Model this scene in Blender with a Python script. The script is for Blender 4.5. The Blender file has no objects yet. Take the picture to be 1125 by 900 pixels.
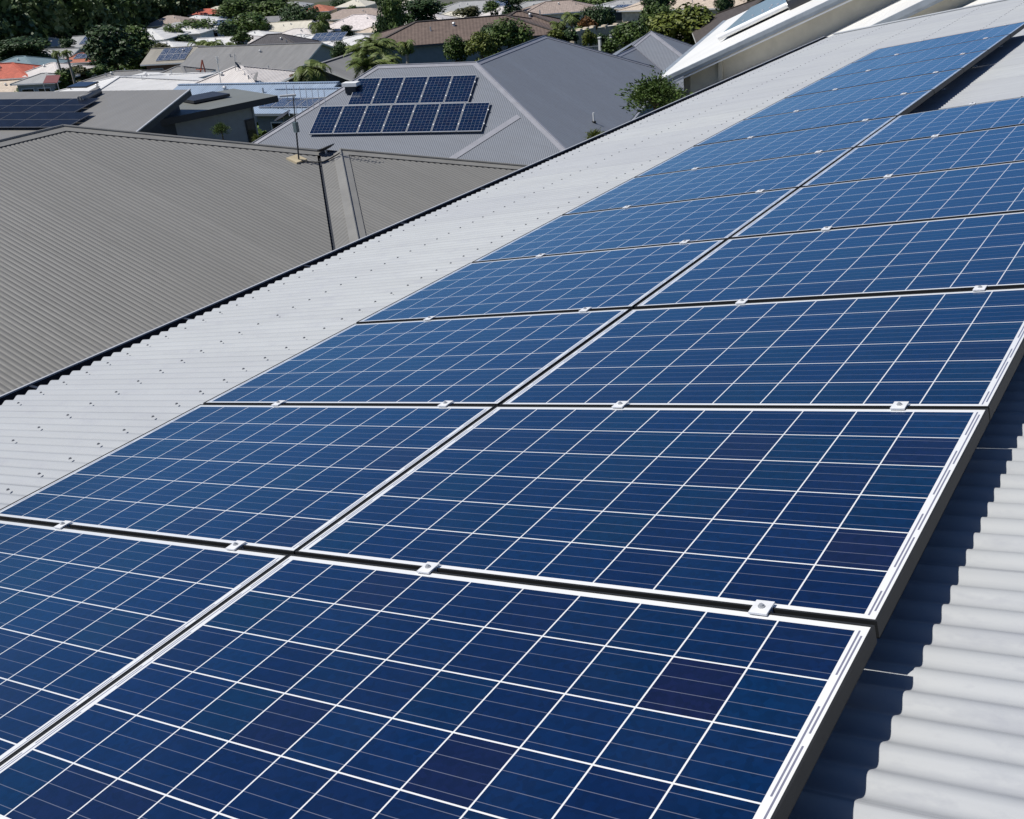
import bpy, math, random
import numpy as np
from mathutils import Vector, Matrix

scene = bpy.context.scene
COL = scene.collection
rng = np.random.default_rng(7)
random.seed(7)
R = math.radians

# ------------------------------------------------------------------ camera
CAM = np.array((2.0270, -0.6329, 1.6158))
RIGHT = np.array((0.85900, 0.50816, -0.06238))
UPV = np.array((-0.18000, 0.41400, 0.89200)); UPV -= RIGHT * (UPV @ RIGHT); UPV /= np.linalg.norm(UPV)
BACK = np.cross(RIGHT, UPV)
FOC, PX, PY = 1152.75, 638.55, 450.0           # focal length and principal point, in pixels of a 1125 wide picture
cam_data = bpy.data.cameras.new("camera")
cam = bpy.data.objects.new("camera", cam_data); COL.objects.link(cam)
cam.matrix_world = Matrix(((RIGHT[0], UPV[0], BACK[0], CAM[0]), (RIGHT[1], UPV[1], BACK[1], CAM[1]),
                           (RIGHT[2], UPV[2], BACK[2], CAM[2]), (0, 0, 0, 1)))
cam_data.sensor_width = 36.0
cam_data.lens = 36.0 * FOC / 1125
cam_data.shift_x = (562.5 - PX) / 1125
cam_data.clip_start, cam_data.clip_end = 0.05, 3000
scene.camera = cam

# ------------------------------------------------------------------ sky, sun, exposure
SUN = np.array((-0.425, -0.319, 0.847)); SUN /= np.linalg.norm(SUN)
world = bpy.data.worlds.new("World"); scene.world = world; world.use_nodes = True
wn = world.node_tree.nodes; wl = world.node_tree.links
sky = wn.new("ShaderNodeTexSky"); sky.sky_type = 'NISHITA'; sky.sun_disc = False
sky.sun_elevation = math.asin(SUN[2]); sky.sun_rotation = math.atan2(SUN[0], SUN[1]) % (2 * math.pi)
sky.air_density = 0.5; sky.dust_density = 0.0; sky.ozone_density = 7.0
wl.new(sky.outputs[0], wn["Background"].inputs[0]); wn["Background"].inputs[1].default_value = 0.105
sd = bpy.data.lights.new("sun", 'SUN'); sd.energy = 4.5; sd.angle = R(0.53); sd.color = (1.0, 0.965, 0.90)
so = bpy.data.objects.new("sun", sd); COL.objects.link(so)
so.rotation_euler = Vector(SUN).to_track_quat('Z', 'Y').to_euler()
vs = scene.view_settings
vs.view_transform = 'Standard'; vs.look = 'None'; vs.gamma = 1.0; vs.use_curve_mapping = False; vs.exposure = 0.0
scene.cycles.max_bounces = 6

# ------------------------------------------------------------------ survey helpers (lines of sight -> points in the place)
def ray(px):
    d = RIGHT * (px[0] - PX) / FOC - UPV * (px[1] - PY) / FOC - BACK
    return d / np.linalg.norm(d)
def at_dist(px, D):
    d = ray(px); return CAM + d * D / math.hypot(d[0], d[1])
def at_z(px, z):
    d = ray(px); return CAM + d * (z - CAM[2]) / d[2]
def on_plane(px, P, n):
    d = ray(px); return CAM + d * ((P - CAM) @ n) / (d @ n)
def proj(P):
    q = np.asarray(P, float) - CAM
    w = -(q @ BACK)
    return np.array((PX + FOC * (q @ RIGHT) / w, PY - FOC * (q @ UPV) / w))
V = lambda *a: np.array(a, float)
def unit(v): return np.asarray(v, float) / np.linalg.norm(v)

HEAD = np.array((-0.536, 0.844)); SIDE = np.array((0.844, 0.536))
PROF_D = [-60, 0, 20, 43, 65, 80, 115, 150, 200, 250, 350, 420, 900]
PROF_Z = [-4.5, -5, -6.3, -9, -11.7, -13.7, -17, -19.5, -22.5, -25, -29, -31, -40]
def ground_z(x, y):
    x = np.asarray(x, float); y = np.asarray(y, float)
    d = (x - CAM[0]) * HEAD[0] + (y - CAM[1]) * HEAD[1]
    s = (x - CAM[0]) * SIDE[0] + (y - CAM[1]) * SIDE[1]
    z = np.interp(d, PROF_D, PROF_Z)
    toe = np.interp(d, [-60, 60, 110, 165, 260, 420, 900], [-400, -260, -150, -103, -103, -112, -140])
    up = np.maximum(0, toe - s)
    z = np.minimum(z + 0.5 * up * np.clip(up / 25, 0, 1), 55)
    return z
def solve(px, h):
    """distance at which a thing of height h above the ground is met along a line of sight"""
    r = ray(px); k = math.hypot(r[0], r[1])
    for D in np.arange(20, 900, 0.5):
        P = CAM + r * D / k
        if P[2] <= ground_z(P[0], P[1]) + h: return D, P
    return 400, CAM + r * 400 / k

# ------------------------------------------------------------------ materials
MATS = {}
def new_mat(name):
    m = bpy.data.materials.new(name); m.use_nodes = True
    return m, m.node_tree.nodes, m.node_tree.links, m.node_tree.nodes["Principled BSDF"]
def math_node(n, l, op, a, b=None, c=None):
    q = n.new("ShaderNodeMath"); q.operation = op
    for i, v in enumerate((a, b, c)):
        if v is None: continue
        if isinstance(v, (int, float)): q.inputs[i].default_value = v
        else: l.new(v, q.inputs[i])
    return q.outputs[0]
def mix_col(n, l, f, a, b):
    q = n.new("ShaderNodeMix"); q.data_type = 'RGBA'
    if isinstance(f, (int, float)): q.inputs[0].default_value = f
    else: l.new(f, q.inputs[0])
    for i, v in ((6, a), (7, b)):
        if isinstance(v, tuple): q.inputs[i].default_value = (*v[:3], 1)
        else: l.new(v, q.inputs[i])
    return q.outputs[2]
def noise_fac(n, l, scale, detail=4, rough=0.6, vec=None, lo=0.35, hi=0.65):
    q = n.new("ShaderNodeTexNoise"); q.inputs["Scale"].default_value = scale
    q.inputs["Detail"].default_value = detail; q.inputs["Roughness"].default_value = rough
    if vec is not None: l.new(vec, q.inputs["Vector"])
    r = n.new("ShaderNodeMapRange"); r.inputs[1].default_value = lo; r.inputs[2].default_value = hi
    l.new(q.outputs["Fac"], r.inputs[0])
    return r.outputs[0]
def obj_coord(n): return n.new("ShaderNodeTexCoord").outputs["Object"]
def scaled(n, l, vec, s):
    q = n.new("ShaderNodeMapping"); q.inputs["Scale"].default_value = s; l.new(vec, q.inputs[0]); return q.outputs[0]

def plain(name, col, rough=0.6, metal=0.0, var=0.12, scale=3.0, spec=0.5, fine=None):
    if name in MATS: return MATS[name]
    m, n, l, b = new_mat(name)
    oc = obj_coord(n)
    f = noise_fac(n, l, scale, 5, 0.6, oc)
    lo = tuple(c * (1 - var) for c in col); hi = tuple(min(1, c * (1 + var)) for c in col)
    l.new(mix_col(n, l, f, lo, hi), b.inputs["Base Color"])
    b.inputs["Roughness"].default_value = rough; b.inputs["Metallic"].default_value = metal
    b.inputs["Specular IOR Level"].default_value = spec
    MATS[name] = m; return m

def sheet_metal(name, col, ribs=True, rough=0.45, pitch=0.19, streak=0.10, depth=0.03):
    """painted steel roofing for houses further off: ribs run down the slope (object x is the ridge axis)"""
    if name in MATS: return MATS[name]
    m, n, l, b = new_mat(name)
    oc = obj_coord(n)
    f1 = noise_fac(n, l, 1.0, 5, 0.65, scaled(n, l, oc, (1.6, 0.22, 0.22)))
    f2 = noise_fac(n, l, 0.35, 3, 0.5, oc)
    lo = tuple(c * (1 - streak) for c in col); hi = tuple(min(1, c * (1 + streak)) for c in col)
    c1 = mix_col(n, l, f1, lo, hi)
    c2 = mix_col(n, l, math_node(n, l, 'MULTIPLY', f2, 0.22), c1, tuple(c * 0.72 for c in col))
    l.new(c2, b.inputs["Base Color"])
    b.inputs["Roughness"].default_value = rough
    if ribs:
        sx = n.new("ShaderNodeSeparateXYZ"); l.new(oc, sx.inputs[0])
        w = math_node(n, l, 'SINE', math_node(n, l, 'MULTIPLY', sx.outputs[0], 2 * math.pi / pitch))
        bp = n.new("ShaderNodeBump"); bp.inputs["Distance"].default_value = depth; bp.inputs["Strength"].default_value = 0.6
        l.new(w, bp.inputs["Height"]); l.new(bp.outputs[0], b.inputs["Normal"])
    MATS[name] = m; return m

def tile_roof(name, col):
    if name in MATS: return MATS[name]
    m, n, l, b = new_mat(name)
    oc = obj_coord(n)
    sx = n.new("ShaderNodeSeparateXYZ"); l.new(oc, sx.inputs[0])
    f1 = noise_fac(n, l, 2.2, 6, 0.7, oc)
    wn_ = n.new("ShaderNodeTexWhiteNoise"); wn_.noise_dimensions = '2D'
    cb = n.new("ShaderNodeCombineXYZ")
    l.new(math_node(n, l, 'FLOOR', math_node(n, l, 'MULTIPLY', sx.outputs[0], 3.3)), cb.inputs[0])
    l.new(math_node(n, l, 'FLOOR', math_node(n, l, 'MULTIPLY', sx.outputs[1], 3.0)), cb.inputs[1])
    l.new(cb.outputs[0], wn_.inputs["Vector"])
    c1 = mix_col(n, l, f1, tuple(c * 0.8 for c in col), tuple(min(1, c * 1.2) for c in col))
    c2 = mix_col(n, l, math_node(n, l, 'MULTIPLY', wn_.outputs["Value"], 0.35), c1, tuple(c * 0.62 for c in col))
    l.new(c2, b.inputs["Base Color"]); b.inputs["Roughness"].default_value = 0.75
    w = math_node(n, l, 'ADD', math_node(n, l, 'SINE', math_node(n, l, 'MULTIPLY', sx.outputs[0], 2 * math.pi * 3.3)),
                  math_node(n, l, 'MULTIPLY', math_node(n, l, 'FRACT', math_node(n, l, 'MULTIPLY', sx.outputs[1], 3.0)), 1.6))
    bp = n.new("ShaderNodeBump"); bp.inputs["Distance"].default_value = 0.02; bp.inputs["Strength"].default_value = 0.35
    l.new(w, bp.inputs["Height"]); l.new(bp.outputs[0], b.inputs["Normal"])
    MATS[name] = m; return m

def roof_sheet_near(name, col, stain, rough):
    """the corrugated sheets of the near roofs: dust films, water runs down the slope (object x) and small scuffs"""
    m, n, l, b = new_mat(name)
    oc = obj_coord(n)
    f1 = noise_fac(n, l, 1.0, 6, 0.65, scaled(n, l, oc, (0.7, 7.0, 0.7)), 0.3, 0.7)
    f2 = noise_fac(n, l, 7.0, 7, 0.72, scaled(n, l, oc, (0.55, 1.6, 1.0)), 0.50, 0.70)
    f3 = noise_fac(n, l, 0.9, 3, 0.5, oc, 0.4, 0.7)
    c = mix_col(n, l, f1, tuple(x * 0.93 for x in col), tuple(min(1, x * 1.05) for x in col))
    c = mix_col(n, l, math_node(n, l, 'MULTIPLY', f2, 0.55), c, stain)
    c = mix_col(n, l, math_node(n, l, 'MULTIPLY', f3, 0.22), c, stain)
    sy = n.new("ShaderNodeSeparateXYZ"); l.new(oc, sy.inputs[0])
    wt = n.new("ShaderNodeTexWhiteNoise"); wt.noise_dimensions = '1D'
    l.new(math_node(n, l, 'FLOOR', math_node(n, l, 'DIVIDE', sy.outputs[1], 0.76)), wt.inputs["W"])
    lapf = math_node(n, l, 'LESS_THAN', math_node(n, l, 'FRACT', math_node(n, l, 'DIVIDE', sy.outputs[1], 0.76)), 0.012)
    c = mix_col(n, l, math_node(n, l, 'MULTIPLY', wt.outputs["Value"], 0.36), c, stain)
    c = mix_col(n, l, math_node(n, l, 'MULTIPLY', lapf, 0.35), c, tuple(x * 0.6 for x in stain))
    l.new(c, b.inputs["Base Color"])
    r = n.new("ShaderNodeMapRange"); l.new(f2, r.inputs[0]); r.inputs[3].default_value = rough; r.inputs[4].default_value = rough + 0.18
    l.new(r.outputs[0], b.inputs["Roughness"])
    b.inputs["Specular IOR Level"].default_value = 0.34
    MATS[name] = m; return m

def foliage(name, dark, light, hue=0.0):
    if name in MATS: return MATS[name]
    m, n, l, b = new_mat(name)
    geo = n.new("ShaderNodeNewGeometry"); oi = n.new("ShaderNodeObjectInfo")
    oc = obj_coord(n)
    f = noise_fac(n, l, 1.6, 3, 0.5, oc, 0.3, 0.7)
    r = math_node(n, l, 'ADD', math_node(n, l, 'MULTIPLY', geo.outputs["Random Per Island"], 0.6), math_node(n, l, 'MULTIPLY', f, 0.4))
    c = mix_col(n, l, r, dark, light)
    c = mix_col(n, l, math_node(n, l, 'MULTIPLY', oi.outputs["Random"], 0.35), c, (dark[0] * 1.5, dark[1] * 1.15, dark[2] * 0.9))
    l.new(c, b.inputs["Base Color"]); b.inputs["Roughness"].default_value = 0.55
    b.inputs["Specular IOR Level"].default_value = 0.35
    MATS[name] = m; return m

def laminate_mat(name, pitch, nx, ny, ox, oy, lx, ly, ribbons=True, line=0.0118, bus=True, back=(0.80, 0.80, 0.79), tone=1.0):
    """glass laminate: a grid of polycrystalline cells on a white backsheet, four bus bars along x in each cell"""
    m, n, l, b = new_mat(name)
    oc = obj_coord(n); s = n.new("ShaderNodeSeparateXYZ"); l.new(oc, s.inputs[0])
    M = lambda op, a, bb=None, c=None: math_node(n, l, op, a, bb, c)
    gx = M('DIVIDE', M('SUBTRACT', s.outputs[0], ox), pitch); gy = M('DIVIDE', M('SUBTRACT', s.outputs[1], oy), pitch)
    fx, fy = M('FRACT', gx), M('FRACT', gy)
    def inside(v, hi): return M('MULTIPLY', M('GREATER_THAN', v, 0.0), M('LESS_THAN', v, float(hi)))
    cellx = M('LESS_THAN', M('ABSOLUTE', M('SUBTRACT', fx, 0.5)), 0.5 - line)
    celly = M('LESS_THAN', M('ABSOLUTE', M('SUBTRACT', fy, 0.5)), 0.5 - line)
    infield = M('MULTIPLY', inside(gx, nx), inside(gy, ny))
    cell = M('MULTIPLY', M('MULTIPLY', cellx, celly), infield)
    oi = n.new("ShaderNodeObjectInfo")
    cb = n.new("ShaderNodeCombineXYZ"); l.new(M('FLOOR', gx), cb.inputs[0]); l.new(M('FLOOR', gy), cb.inputs[1])
    l.new(M('MULTIPLY', oi.outputs["Random"], 371.0), cb.inputs[2])
    w = n.new("ShaderNodeTexWhiteNoise"); w.noise_dimensions = '3D'; l.new(cb.outputs[0], w.inputs["Vector"])
    ramp = n.new("ShaderNodeValToRGB"); l.new(w.outputs["Value"], ramp.inputs[0])
    e = ramp.color_ramp.elements
    e[0].position = 0.0; e[0].color = (0.0049, 0.0063, 0.0355, 1); e[1].position = 1.0; e[1].color = (0.0009, 0.0170, 0.0650, 1)
    for p, c in ((0.04, (0.0029, 0.0076, 0.0414, 1)), (0.13, (0.0010, 0.0085, 0.0473, 1)), (0.45, (0.0009, 0.0112, 0.0532, 1)), (0.60, (0.0007, 0.0153, 0.0512, 1)), (0.8, (0.0009, 0.0103, 0.0571, 1))):
        k = e.new(p); k.color = c
    vo = n.new("ShaderNodeTexVoronoi"); vo.inputs["Scale"].default_value = 75; l.new(oc, vo.inputs["Vector"])
    sv = n.new("ShaderNodeSeparateColor"); l.new(vo.outputs["Color"], sv.inputs[0])
    hs = n.new("ShaderNodeHueSaturation"); l.new(ramp.outputs[0], hs.inputs["Color"])
    l.new(M('MULTIPLY', tone, M('ADD', 0.80, M('MULTIPLY', sv.outputs[0], 0.38))), hs.inputs["Value"])
    big = noise_fac(n, l, 5.0, 3, 0.6, oc)
    cc = mix_col(n, l, M('MULTIPLY', big, 0.25), hs.outputs["Color"], (0.0022, 0.010, 0.055))
    # bus bars
    if bus:
        q = M('FRACT', M('MULTIPLY', fy, 4.0))
        bar = M('LESS_THAN', M('ABSOLUTE', M('SUBTRACT', q, 0.5)), 0.020)
        bar = M('MULTIPLY', bar, M('GREATER_THAN', gx, -0.08)); bar = M('MULTIPLY', bar, M('LESS_THAN', gx, nx + 0.08))
        cc = mix_col(n, l, M('MULTIPLY', bar, 0.62), cc, (0.20, 0.21, 0.27))
    bcol = back
    if ribbons:
        def ribbon(xc, half, lo, hi, off):
            a = M('LESS_THAN', M('ABSOLUTE', M('SUBTRACT', s.outputs[0], xc)), half)
            t = M('MODULO', M('ADD', gy, 2.0 + off), 2.0)
            k = M('MULTIPLY', M('GREATER_THAN', t, lo), M('LESS_THAN', t, hi))
            return M('MULTIPLY', M('MULTIPLY', a, k), inside(gy, ny))
        xr = ox + nx * pitch
        rib = M('MAXIMUM', ribbon(xr + 0.0155, 0.0020, 0.10, 1.9, 0.0), ribbon(xr + 0.0075, 0.0020, 0.12, 1.55, 1.0))
        rib = M('MAXIMUM', rib, M('MAXIMUM', ribbon(ox - 0.0155, 0.0018, 0.10, 1.9, 1.0), ribbon(ox - 0.0075, 0.0018, 0.4, 1.8, 0.0)))
        bcol = mix_col(n, l, rib, back, (0.20, 0.20, 0.26))
    col = mix_col(n, l, cell, bcol, cc)
    # thin dust film, heavier along the lower edge
    dust = noise_fac(n, l, 3.0, 6, 0.7, oc, 0.35, 0.8)
    col = mix_col(n, l, M('MULTIPLY', dust, 0.012), col, (0.42, 0.40, 0.38))
    l.new(col, b.inputs["Base Color"])
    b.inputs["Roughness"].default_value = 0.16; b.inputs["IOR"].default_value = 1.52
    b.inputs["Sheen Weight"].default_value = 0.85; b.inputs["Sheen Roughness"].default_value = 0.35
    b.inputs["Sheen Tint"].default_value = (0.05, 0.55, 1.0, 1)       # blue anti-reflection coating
    MATS[name] = m; return m

M_FRAME = plain("black_anodised_frame", (0.020, 0.021, 0.022), 0.55, 0.0, 0.15, 9, 0.25)
M_SILVER = plain("mill_aluminium", (0.80, 0.80, 0.80), 0.42, 0.1, 0.08, 12)
M_STEEL = plain("galvanised_steel", (0.50, 0.51, 0.52), 0.4, 0.5, 0.1, 12)
M_ROOF = roof_sheet_near("pale_grey_corrugated_steel", (0.424, 0.440, 0.448), (0.325, 0.338, 0.375), 0.55)
M_AROOF = roof_sheet_near("olive_grey_corrugated_steel", (0.216, 0.212, 0.201), (0.168, 0.166, 0.158), 0.55)
M_BROOF = roof_sheet_near("blue_grey_corrugated_steel", (0.202, 0.220, 0.254), (0.172, 0.182, 0.205), 0.5)
M_CAP_A = plain("olive_grey_flashing", (0.235, 0.23, 0.215), 0.45, 0, 0.08)
M_CAP_B = plain("blue_grey_flashing", (0.27, 0.275, 0.31), 0.45, 0, 0.08)
M_CAP_OUR = plain("pale_grey_flashing", (0.55, 0.565, 0.57), 0.42, 0, 0.06)
M_GUTTER = plain("dark_slate_gutter", (0.030, 0.034, 0.045), 0.4, 0, 0.1)
M_GLIP = plain("pale_gutter_lip", (0.45, 0.46, 0.48), 0.4, 0, 0.1)
M_RUBBER = plain("black_rubber", (0.02, 0.02, 0.02), 0.6)
M_SCREW = plain("dark_screw", (0.26, 0.26, 0.27), 0.5, 0.3)
M_WHITE = plain("white_paint", (0.80, 0.80, 0.79), 0.5, 0, 0.05)
M_CREAM = plain("cream_render", (0.60, 0.56, 0.48), 0.8, 0, 0.08)
M_BEIGE = plain("beige_cladding", (0.50, 0.475, 0.40), 0.7, 0, 0.08)
M_GREYWALL = plain("grey_render", (0.34, 0.36, 0.37), 0.8, 0, 0.08)
M_DARKWALL = plain("charcoal_wall", (0.055, 0.06, 0.07), 0.7, 0, 0.1)
M_BLUEWALL = plain("blue_grey_wall", (0.20, 0.235, 0.27), 0.8, 0, 0.08)
M_BRICK = plain("brown_brick", (0.20, 0.12, 0.085), 0.85, 0, 0.2, 6)
M_SAND = plain("sandstone", (0.64, 0.55, 0.43), 0.85, 0, 0.2, 2.5)
M_GLASS = plain("dark_window_glass", (0.015, 0.018, 0.022), 0.06, 0, 0.1, 1, 0.6)
M_BARK = plain("bark", (0.10, 0.075, 0.055), 0.9, 0, 0.3, 5)
M_PALMBARK = plain("palm_bark", (0.30, 0.27, 0.23), 0.9, 0, 0.2, 5)
M_DARKMETAL = plain("dark_metal", (0.035, 0.038, 0.045), 0.45, 0.2, 0.1)
M_TERRA = plain("terracotta_paint", (0.42, 0.12, 0.07), 0.6)
F_DARK = foliage("foliage_deep_green", (0.014, 0.036, 0.012), (0.055, 0.105, 0.026))
F_MID = foliage("foliage_mid_green", (0.026, 0.058, 0.012), (0.125, 0.190, 0.036))
F_BRIGHT = foliage("foliage_yellow_green", (0.045, 0.075, 0.012), (0.200, 0.225, 0.036))
F_OLIVE = foliage("foliage_olive", (0.040, 0.050, 0.016), (0.120, 0.120, 0.045))
F_RUST = foliage("foliage_rust", (0.10, 0.05, 0.015), (0.26, 0.13, 0.04))
F_PALM = foliage("palm_green", (0.040, 0.075, 0.014), (0.190, 0.230, 0.055))
F_FOREST = foliage("foliage_forest", (0.030, 0.062, 0.026), (0.130, 0.195, 0.062))

# ------------------------------------------------------------------ mesh builder
class MB:
    def __init__(self): self.v = []; self.f = []; self.m = []
    def add(self, verts, faces, mat=0):
        o = len(self.v); self.v.extend([tuple(map(float, p)) for p in verts])
        self.f.extend([tuple(i + o for i in f) for f in faces]); self.m.extend([mat] * len(faces))
    def box(self, c, size, ax=None, mat=0):
        c = np.asarray(c, float); X, Y, Z = ax if ax else (V(1, 0, 0), V(0, 1, 0), V(0, 0, 1))
        sx, sy, sz = (k / 2 for k in size)
        vs_ = [c + X * sx * a + Y * sy * b_ + Z * sz * d for d in (-1, 1) for b_ in (-1, 1) for a in (-1, 1)]
        self.add(vs_, [(0, 2, 3, 1), (4, 5, 7, 6), (0, 1, 5, 4), (2, 6, 7, 3), (0, 4, 6, 2), (1, 3, 7, 5)], mat)
    def bar(self, a, b, w, h, up=(0, 0, 1), mat=0):
        a = np.asarray(a, float); b = np.asarray(b, float); Y = unit(b - a)
        X = np.cross(Y, up)
        if np.linalg.norm(X) < 1e-5: X = np.cross(Y, (1, 0, 0))
        X = unit(X); Z = np.cross(X, Y)
        self.box((a + b) / 2, (w, np.linalg.norm(b - a), h), (X, Y, Z), mat)
    def tube(self, pts, rad, seg=8, mat=0, cap=True):
        pts = [np.asarray(p, float) for p in pts]
        rad = rad if hasattr(rad, '__len__') else [rad] * len(pts)
        o = len(self.v); rings = []
        ref = None
        for i, p in enumerate(pts):
            t = unit((pts[min(i + 1, len(pts) - 1)] - pts[max(i - 1, 0)]))
            if ref is None: ref = V(1, 0, 0) if abs(t[0]) < 0.8 else V(0, 1, 0)
            X = unit(np.cross(t, ref)); Y = np.cross(t, X); ref = np.cross(X, t) * -1 if False else ref
            for k in range(seg):
                a = 2 * math.pi * k / seg
                self.v.append(tuple(p + (X * math.cos(a) + Y * math.sin(a)) * rad[i]))
        for i in range(len(pts) - 1):
            for k in range(seg):
                k2 = (k + 1) % seg
                self.f.append((o + i * seg + k, o + i * seg + k2, o + (i + 1) * seg + k2, o + (i + 1) * seg + k)); self.m.append(mat)
        if cap:
            self.f.append(tuple(o + k for k in range(seg))[::-1]); self.m.append(mat)
            self.f.append(tuple(o + (len(pts) - 1) * seg + k for k in range(seg))); self.m.append(mat)
    def slab(self, poly, n, th, mat=0, side=None):
        """flat polygon with thickness th below it (n is its upward normal)"""
        poly = [np.asarray(p, float) for p in poly]; n = np.asarray(n, float); k = len(poly)
        self.add(poly, [tuple(range(k))], mat)
        low = [p - n * th for p in poly]
        self.add(low, [tuple(range(k))[::-1]], side if side is not None else mat)
        for i in range(k):
            j = (i + 1) % k
            self.add([poly[i], low[i], low[j], poly[j]], [(0, 1, 2, 3)], side if side is not None else mat)
    def build(self, name, mats, parent=None, smooth=False, origin=None):
        me = bpy.data.meshes.new(name)
        vv = np.array(self.v, dtype=np.float64).reshape(-1, 3)
        if origin is not None: vv = vv - np.asarray(origin, float)
        me.from_pydata([tuple(p) for p in vv], [], self.f)
        mats = mats if isinstance(mats, (list, tuple)) else [mats]
        for m in mats: me.materials.append(m)
        if len(mats) > 1: me.polygons.foreach_set("material_index", self.m)
        if smooth: me.polygons.foreach_set("use_smooth", [True] * len(me.polygons))
        me.update()
        o = bpy.data.objects.new(name, me); COL.objects.link(o)
        if parent is not None: o.parent = parent
        elif origin is not None: o.location = origin
        return o

def fast_mesh(name, verts, quads, mats, parent=None, smooth=False):
    me = bpy.data.meshes.new(name)
    nv, nf = len(verts), len(quads); k = quads.shape[1]
    me.vertices.add(nv); me.vertices.foreach_set("co", np.ascontiguousarray(verts, dtype=np.float32).ravel())
    me.loops.add(nf * k); me.loops.foreach_set("vertex_index", np.ascontiguousarray(quads, dtype=np.int32).ravel())
    me.polygons.add(nf); me.polygons.foreach_set("loop_start", np.arange(0, nf * k, k, dtype=np.int32))
    if smooth: me.polygons.foreach_set("use_smooth", np.ones(nf, dtype=bool))
    me.update(calc_edges=True); me.validate()
    for m in (mats if isinstance(mats, (list, tuple)) else [mats]): me.materials.append(m)
    o = bpy.data.objects.new(name, me); COL.objects.link(o)
    if parent is not None: o.parent = parent
    return o

def tag(o, label, cat, group=None):
    o["label"] = label; o["category"] = cat
    if group: o["group"] = group
    return o
def thing(name, label, cat, loc=(0, 0, 0), rotz=0.0, group=None):
    o = bpy.data.objects.new(name, None); COL.objects.link(o)
    o.empty_display_size = 0.2
    o.location = tuple(map(float, loc)); o.rotation_euler = (0, 0, rotz)
    return tag(o, label, cat, group)
def copy_tree(o, parent=None):
    c = o.copy(); COL.objects.link(c)
    if parent is not None: c.parent = parent
    for ch in list(o.children): copy_tree(ch, c)
    return c

def corrugated(name, poly, down, n, pitch, amp, mat, parent, origin, seg=8, lap=0.0, flat=False):
    """corrugated sheet filling a convex polygon; ribs run along 'down'. Every tenth rib is a sheet lap."""
    poly = [np.asarray(p, float) for p in poly]
    n = unit(n); dn = unit(np.asarray(down, float) - n * (np.asarray(down, float) @ n)); t = np.cross(n, dn)
    P0 = poly[0]
    q = np.array([((p - P0) @ t, (p - P0) @ dn) for p in poly])
    t0, t1 = q[:, 0].min(), q[:, 0].max()
    N = int((t1 - t0) / pitch * seg)
    ts = np.linspace(t0 + 1e-4, t1 - 1e-4, N + 1)
    s0 = np.full(N + 1, 1e9); s1 = np.full(N + 1, -1e9)
    for i in range(len(q)):
        a, b = q[i], q[(i + 1) % len(q)]
        if abs(a[0] - b[0]) < 1e-9: continue
        k = (ts - a[0]) / (b[0] - a[0]); ok = (k >= -1e-9) & (k <= 1 + 1e-9)
        s = a[1] + k * (b[1] - a[1])
        s0 = np.where(ok, np.minimum(s0, s), s0); s1 = np.where(ok, np.maximum(s1, s), s1)
    off = amp * (np.cos(2 * np.pi * ts / pitch) - 1)
    if flat: off = 2 * amp * (np.abs(np.cos(np.pi * ts / pitch)) ** 0.8 - 1)
    if lap:
        period = pitch * 10
        off = off + lap * ((ts % period) / period)
    base = P0 + np.outer(ts, t) + np.outer(off, n)
    A = base + np.outer(s0, dn); B = base + np.outer(s1, dn)
    verts = np.empty((2 * (N + 1), 3)); verts[0::2] = A; verts[1::2] = B
    i = np.arange(N)
    quads = np.stack([2 * i, 2 * i + 1, 2 * i + 3, 2 * i + 2], 1)
    return fast_mesh(name, verts - np.asarray(origin, float), quads, mat, parent, smooth=True)

# ================================================================== the setting
def build_ground():
    d = np.concatenate([np.arange(-60, 120, 4), np.arange(120, 520, 8), np.arange(520, 1900, 60)])
    s = np.concatenate([np.arange(-1400, -280, 60), np.arange(-280, 220, 6), np.arange(220, 1400, 60)])
    DD, SS = np.meshgrid(d, s, indexing='ij')
    X = CAM[0] + HEAD[0] * DD + SIDE[0] * SS; Y = CAM[1] + HEAD[1] * DD + SIDE[1] * SS
    Z = ground_z(X, Y)
    verts = np.stack([X, Y, Z], -1).reshape(-1, 3)
    a, b = len(d), len(s)
    i, j = np.meshgrid(np.arange(a - 1), np.arange(b - 1), indexing='ij')
    q = np.stack([i * b + j, (i + 1) * b + j, (i + 1) * b + j + 1, i * b + j + 1], -1).reshape(-1, 4)
    m, n, l, bs = new_mat("ground_grass_and_soil")
    oc = obj_coord(n)
    f1 = noise_fac(n, l, 0.05, 5, 0.6, oc); f2 = noise_fac(n, l, 0.6, 6, 0.7, oc); f3 = noise_fac(n, l, 0.022, 3, 0.5, oc, 0.52, 0.58)
    c = mix_col(n, l, f1, (0.045, 0.065, 0.022), (0.10, 0.095, 0.05))
    c = mix_col(n, l, math_node(n, l, 'MULTIPLY', f2, 0.6), c, (0.035, 0.05, 0.018))
    c = mix_col(n, l, math_node(n, l, 'MULTIPLY', f3, 0.6), c, (0.12, 0.115, 0.11))
    l.new(c, bs.inputs["Base Color"]); bs.inputs["Roughness"].default_value = 0.95
    o = fast_mesh("ground", verts, q, m, smooth=True); o["kind"] = "structure"
build_ground()
# ------------------------------------------------------------------ the roof we stand on
TILT = math.asin(0.19160)
U = V(math.cos(TILT), 0, math.sin(TILT)); NR = V(-math.sin(TILT), 0, math.cos(TILT)); VY = V(0, 1, 0)
CREST = -0.143
EAVE_U, RIDGE_U, V0, V1 = -3.995, 5.2, -4.0, 17.40
def rp(u, v, h=0.0): return U * u + VY * v + NR * h

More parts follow.
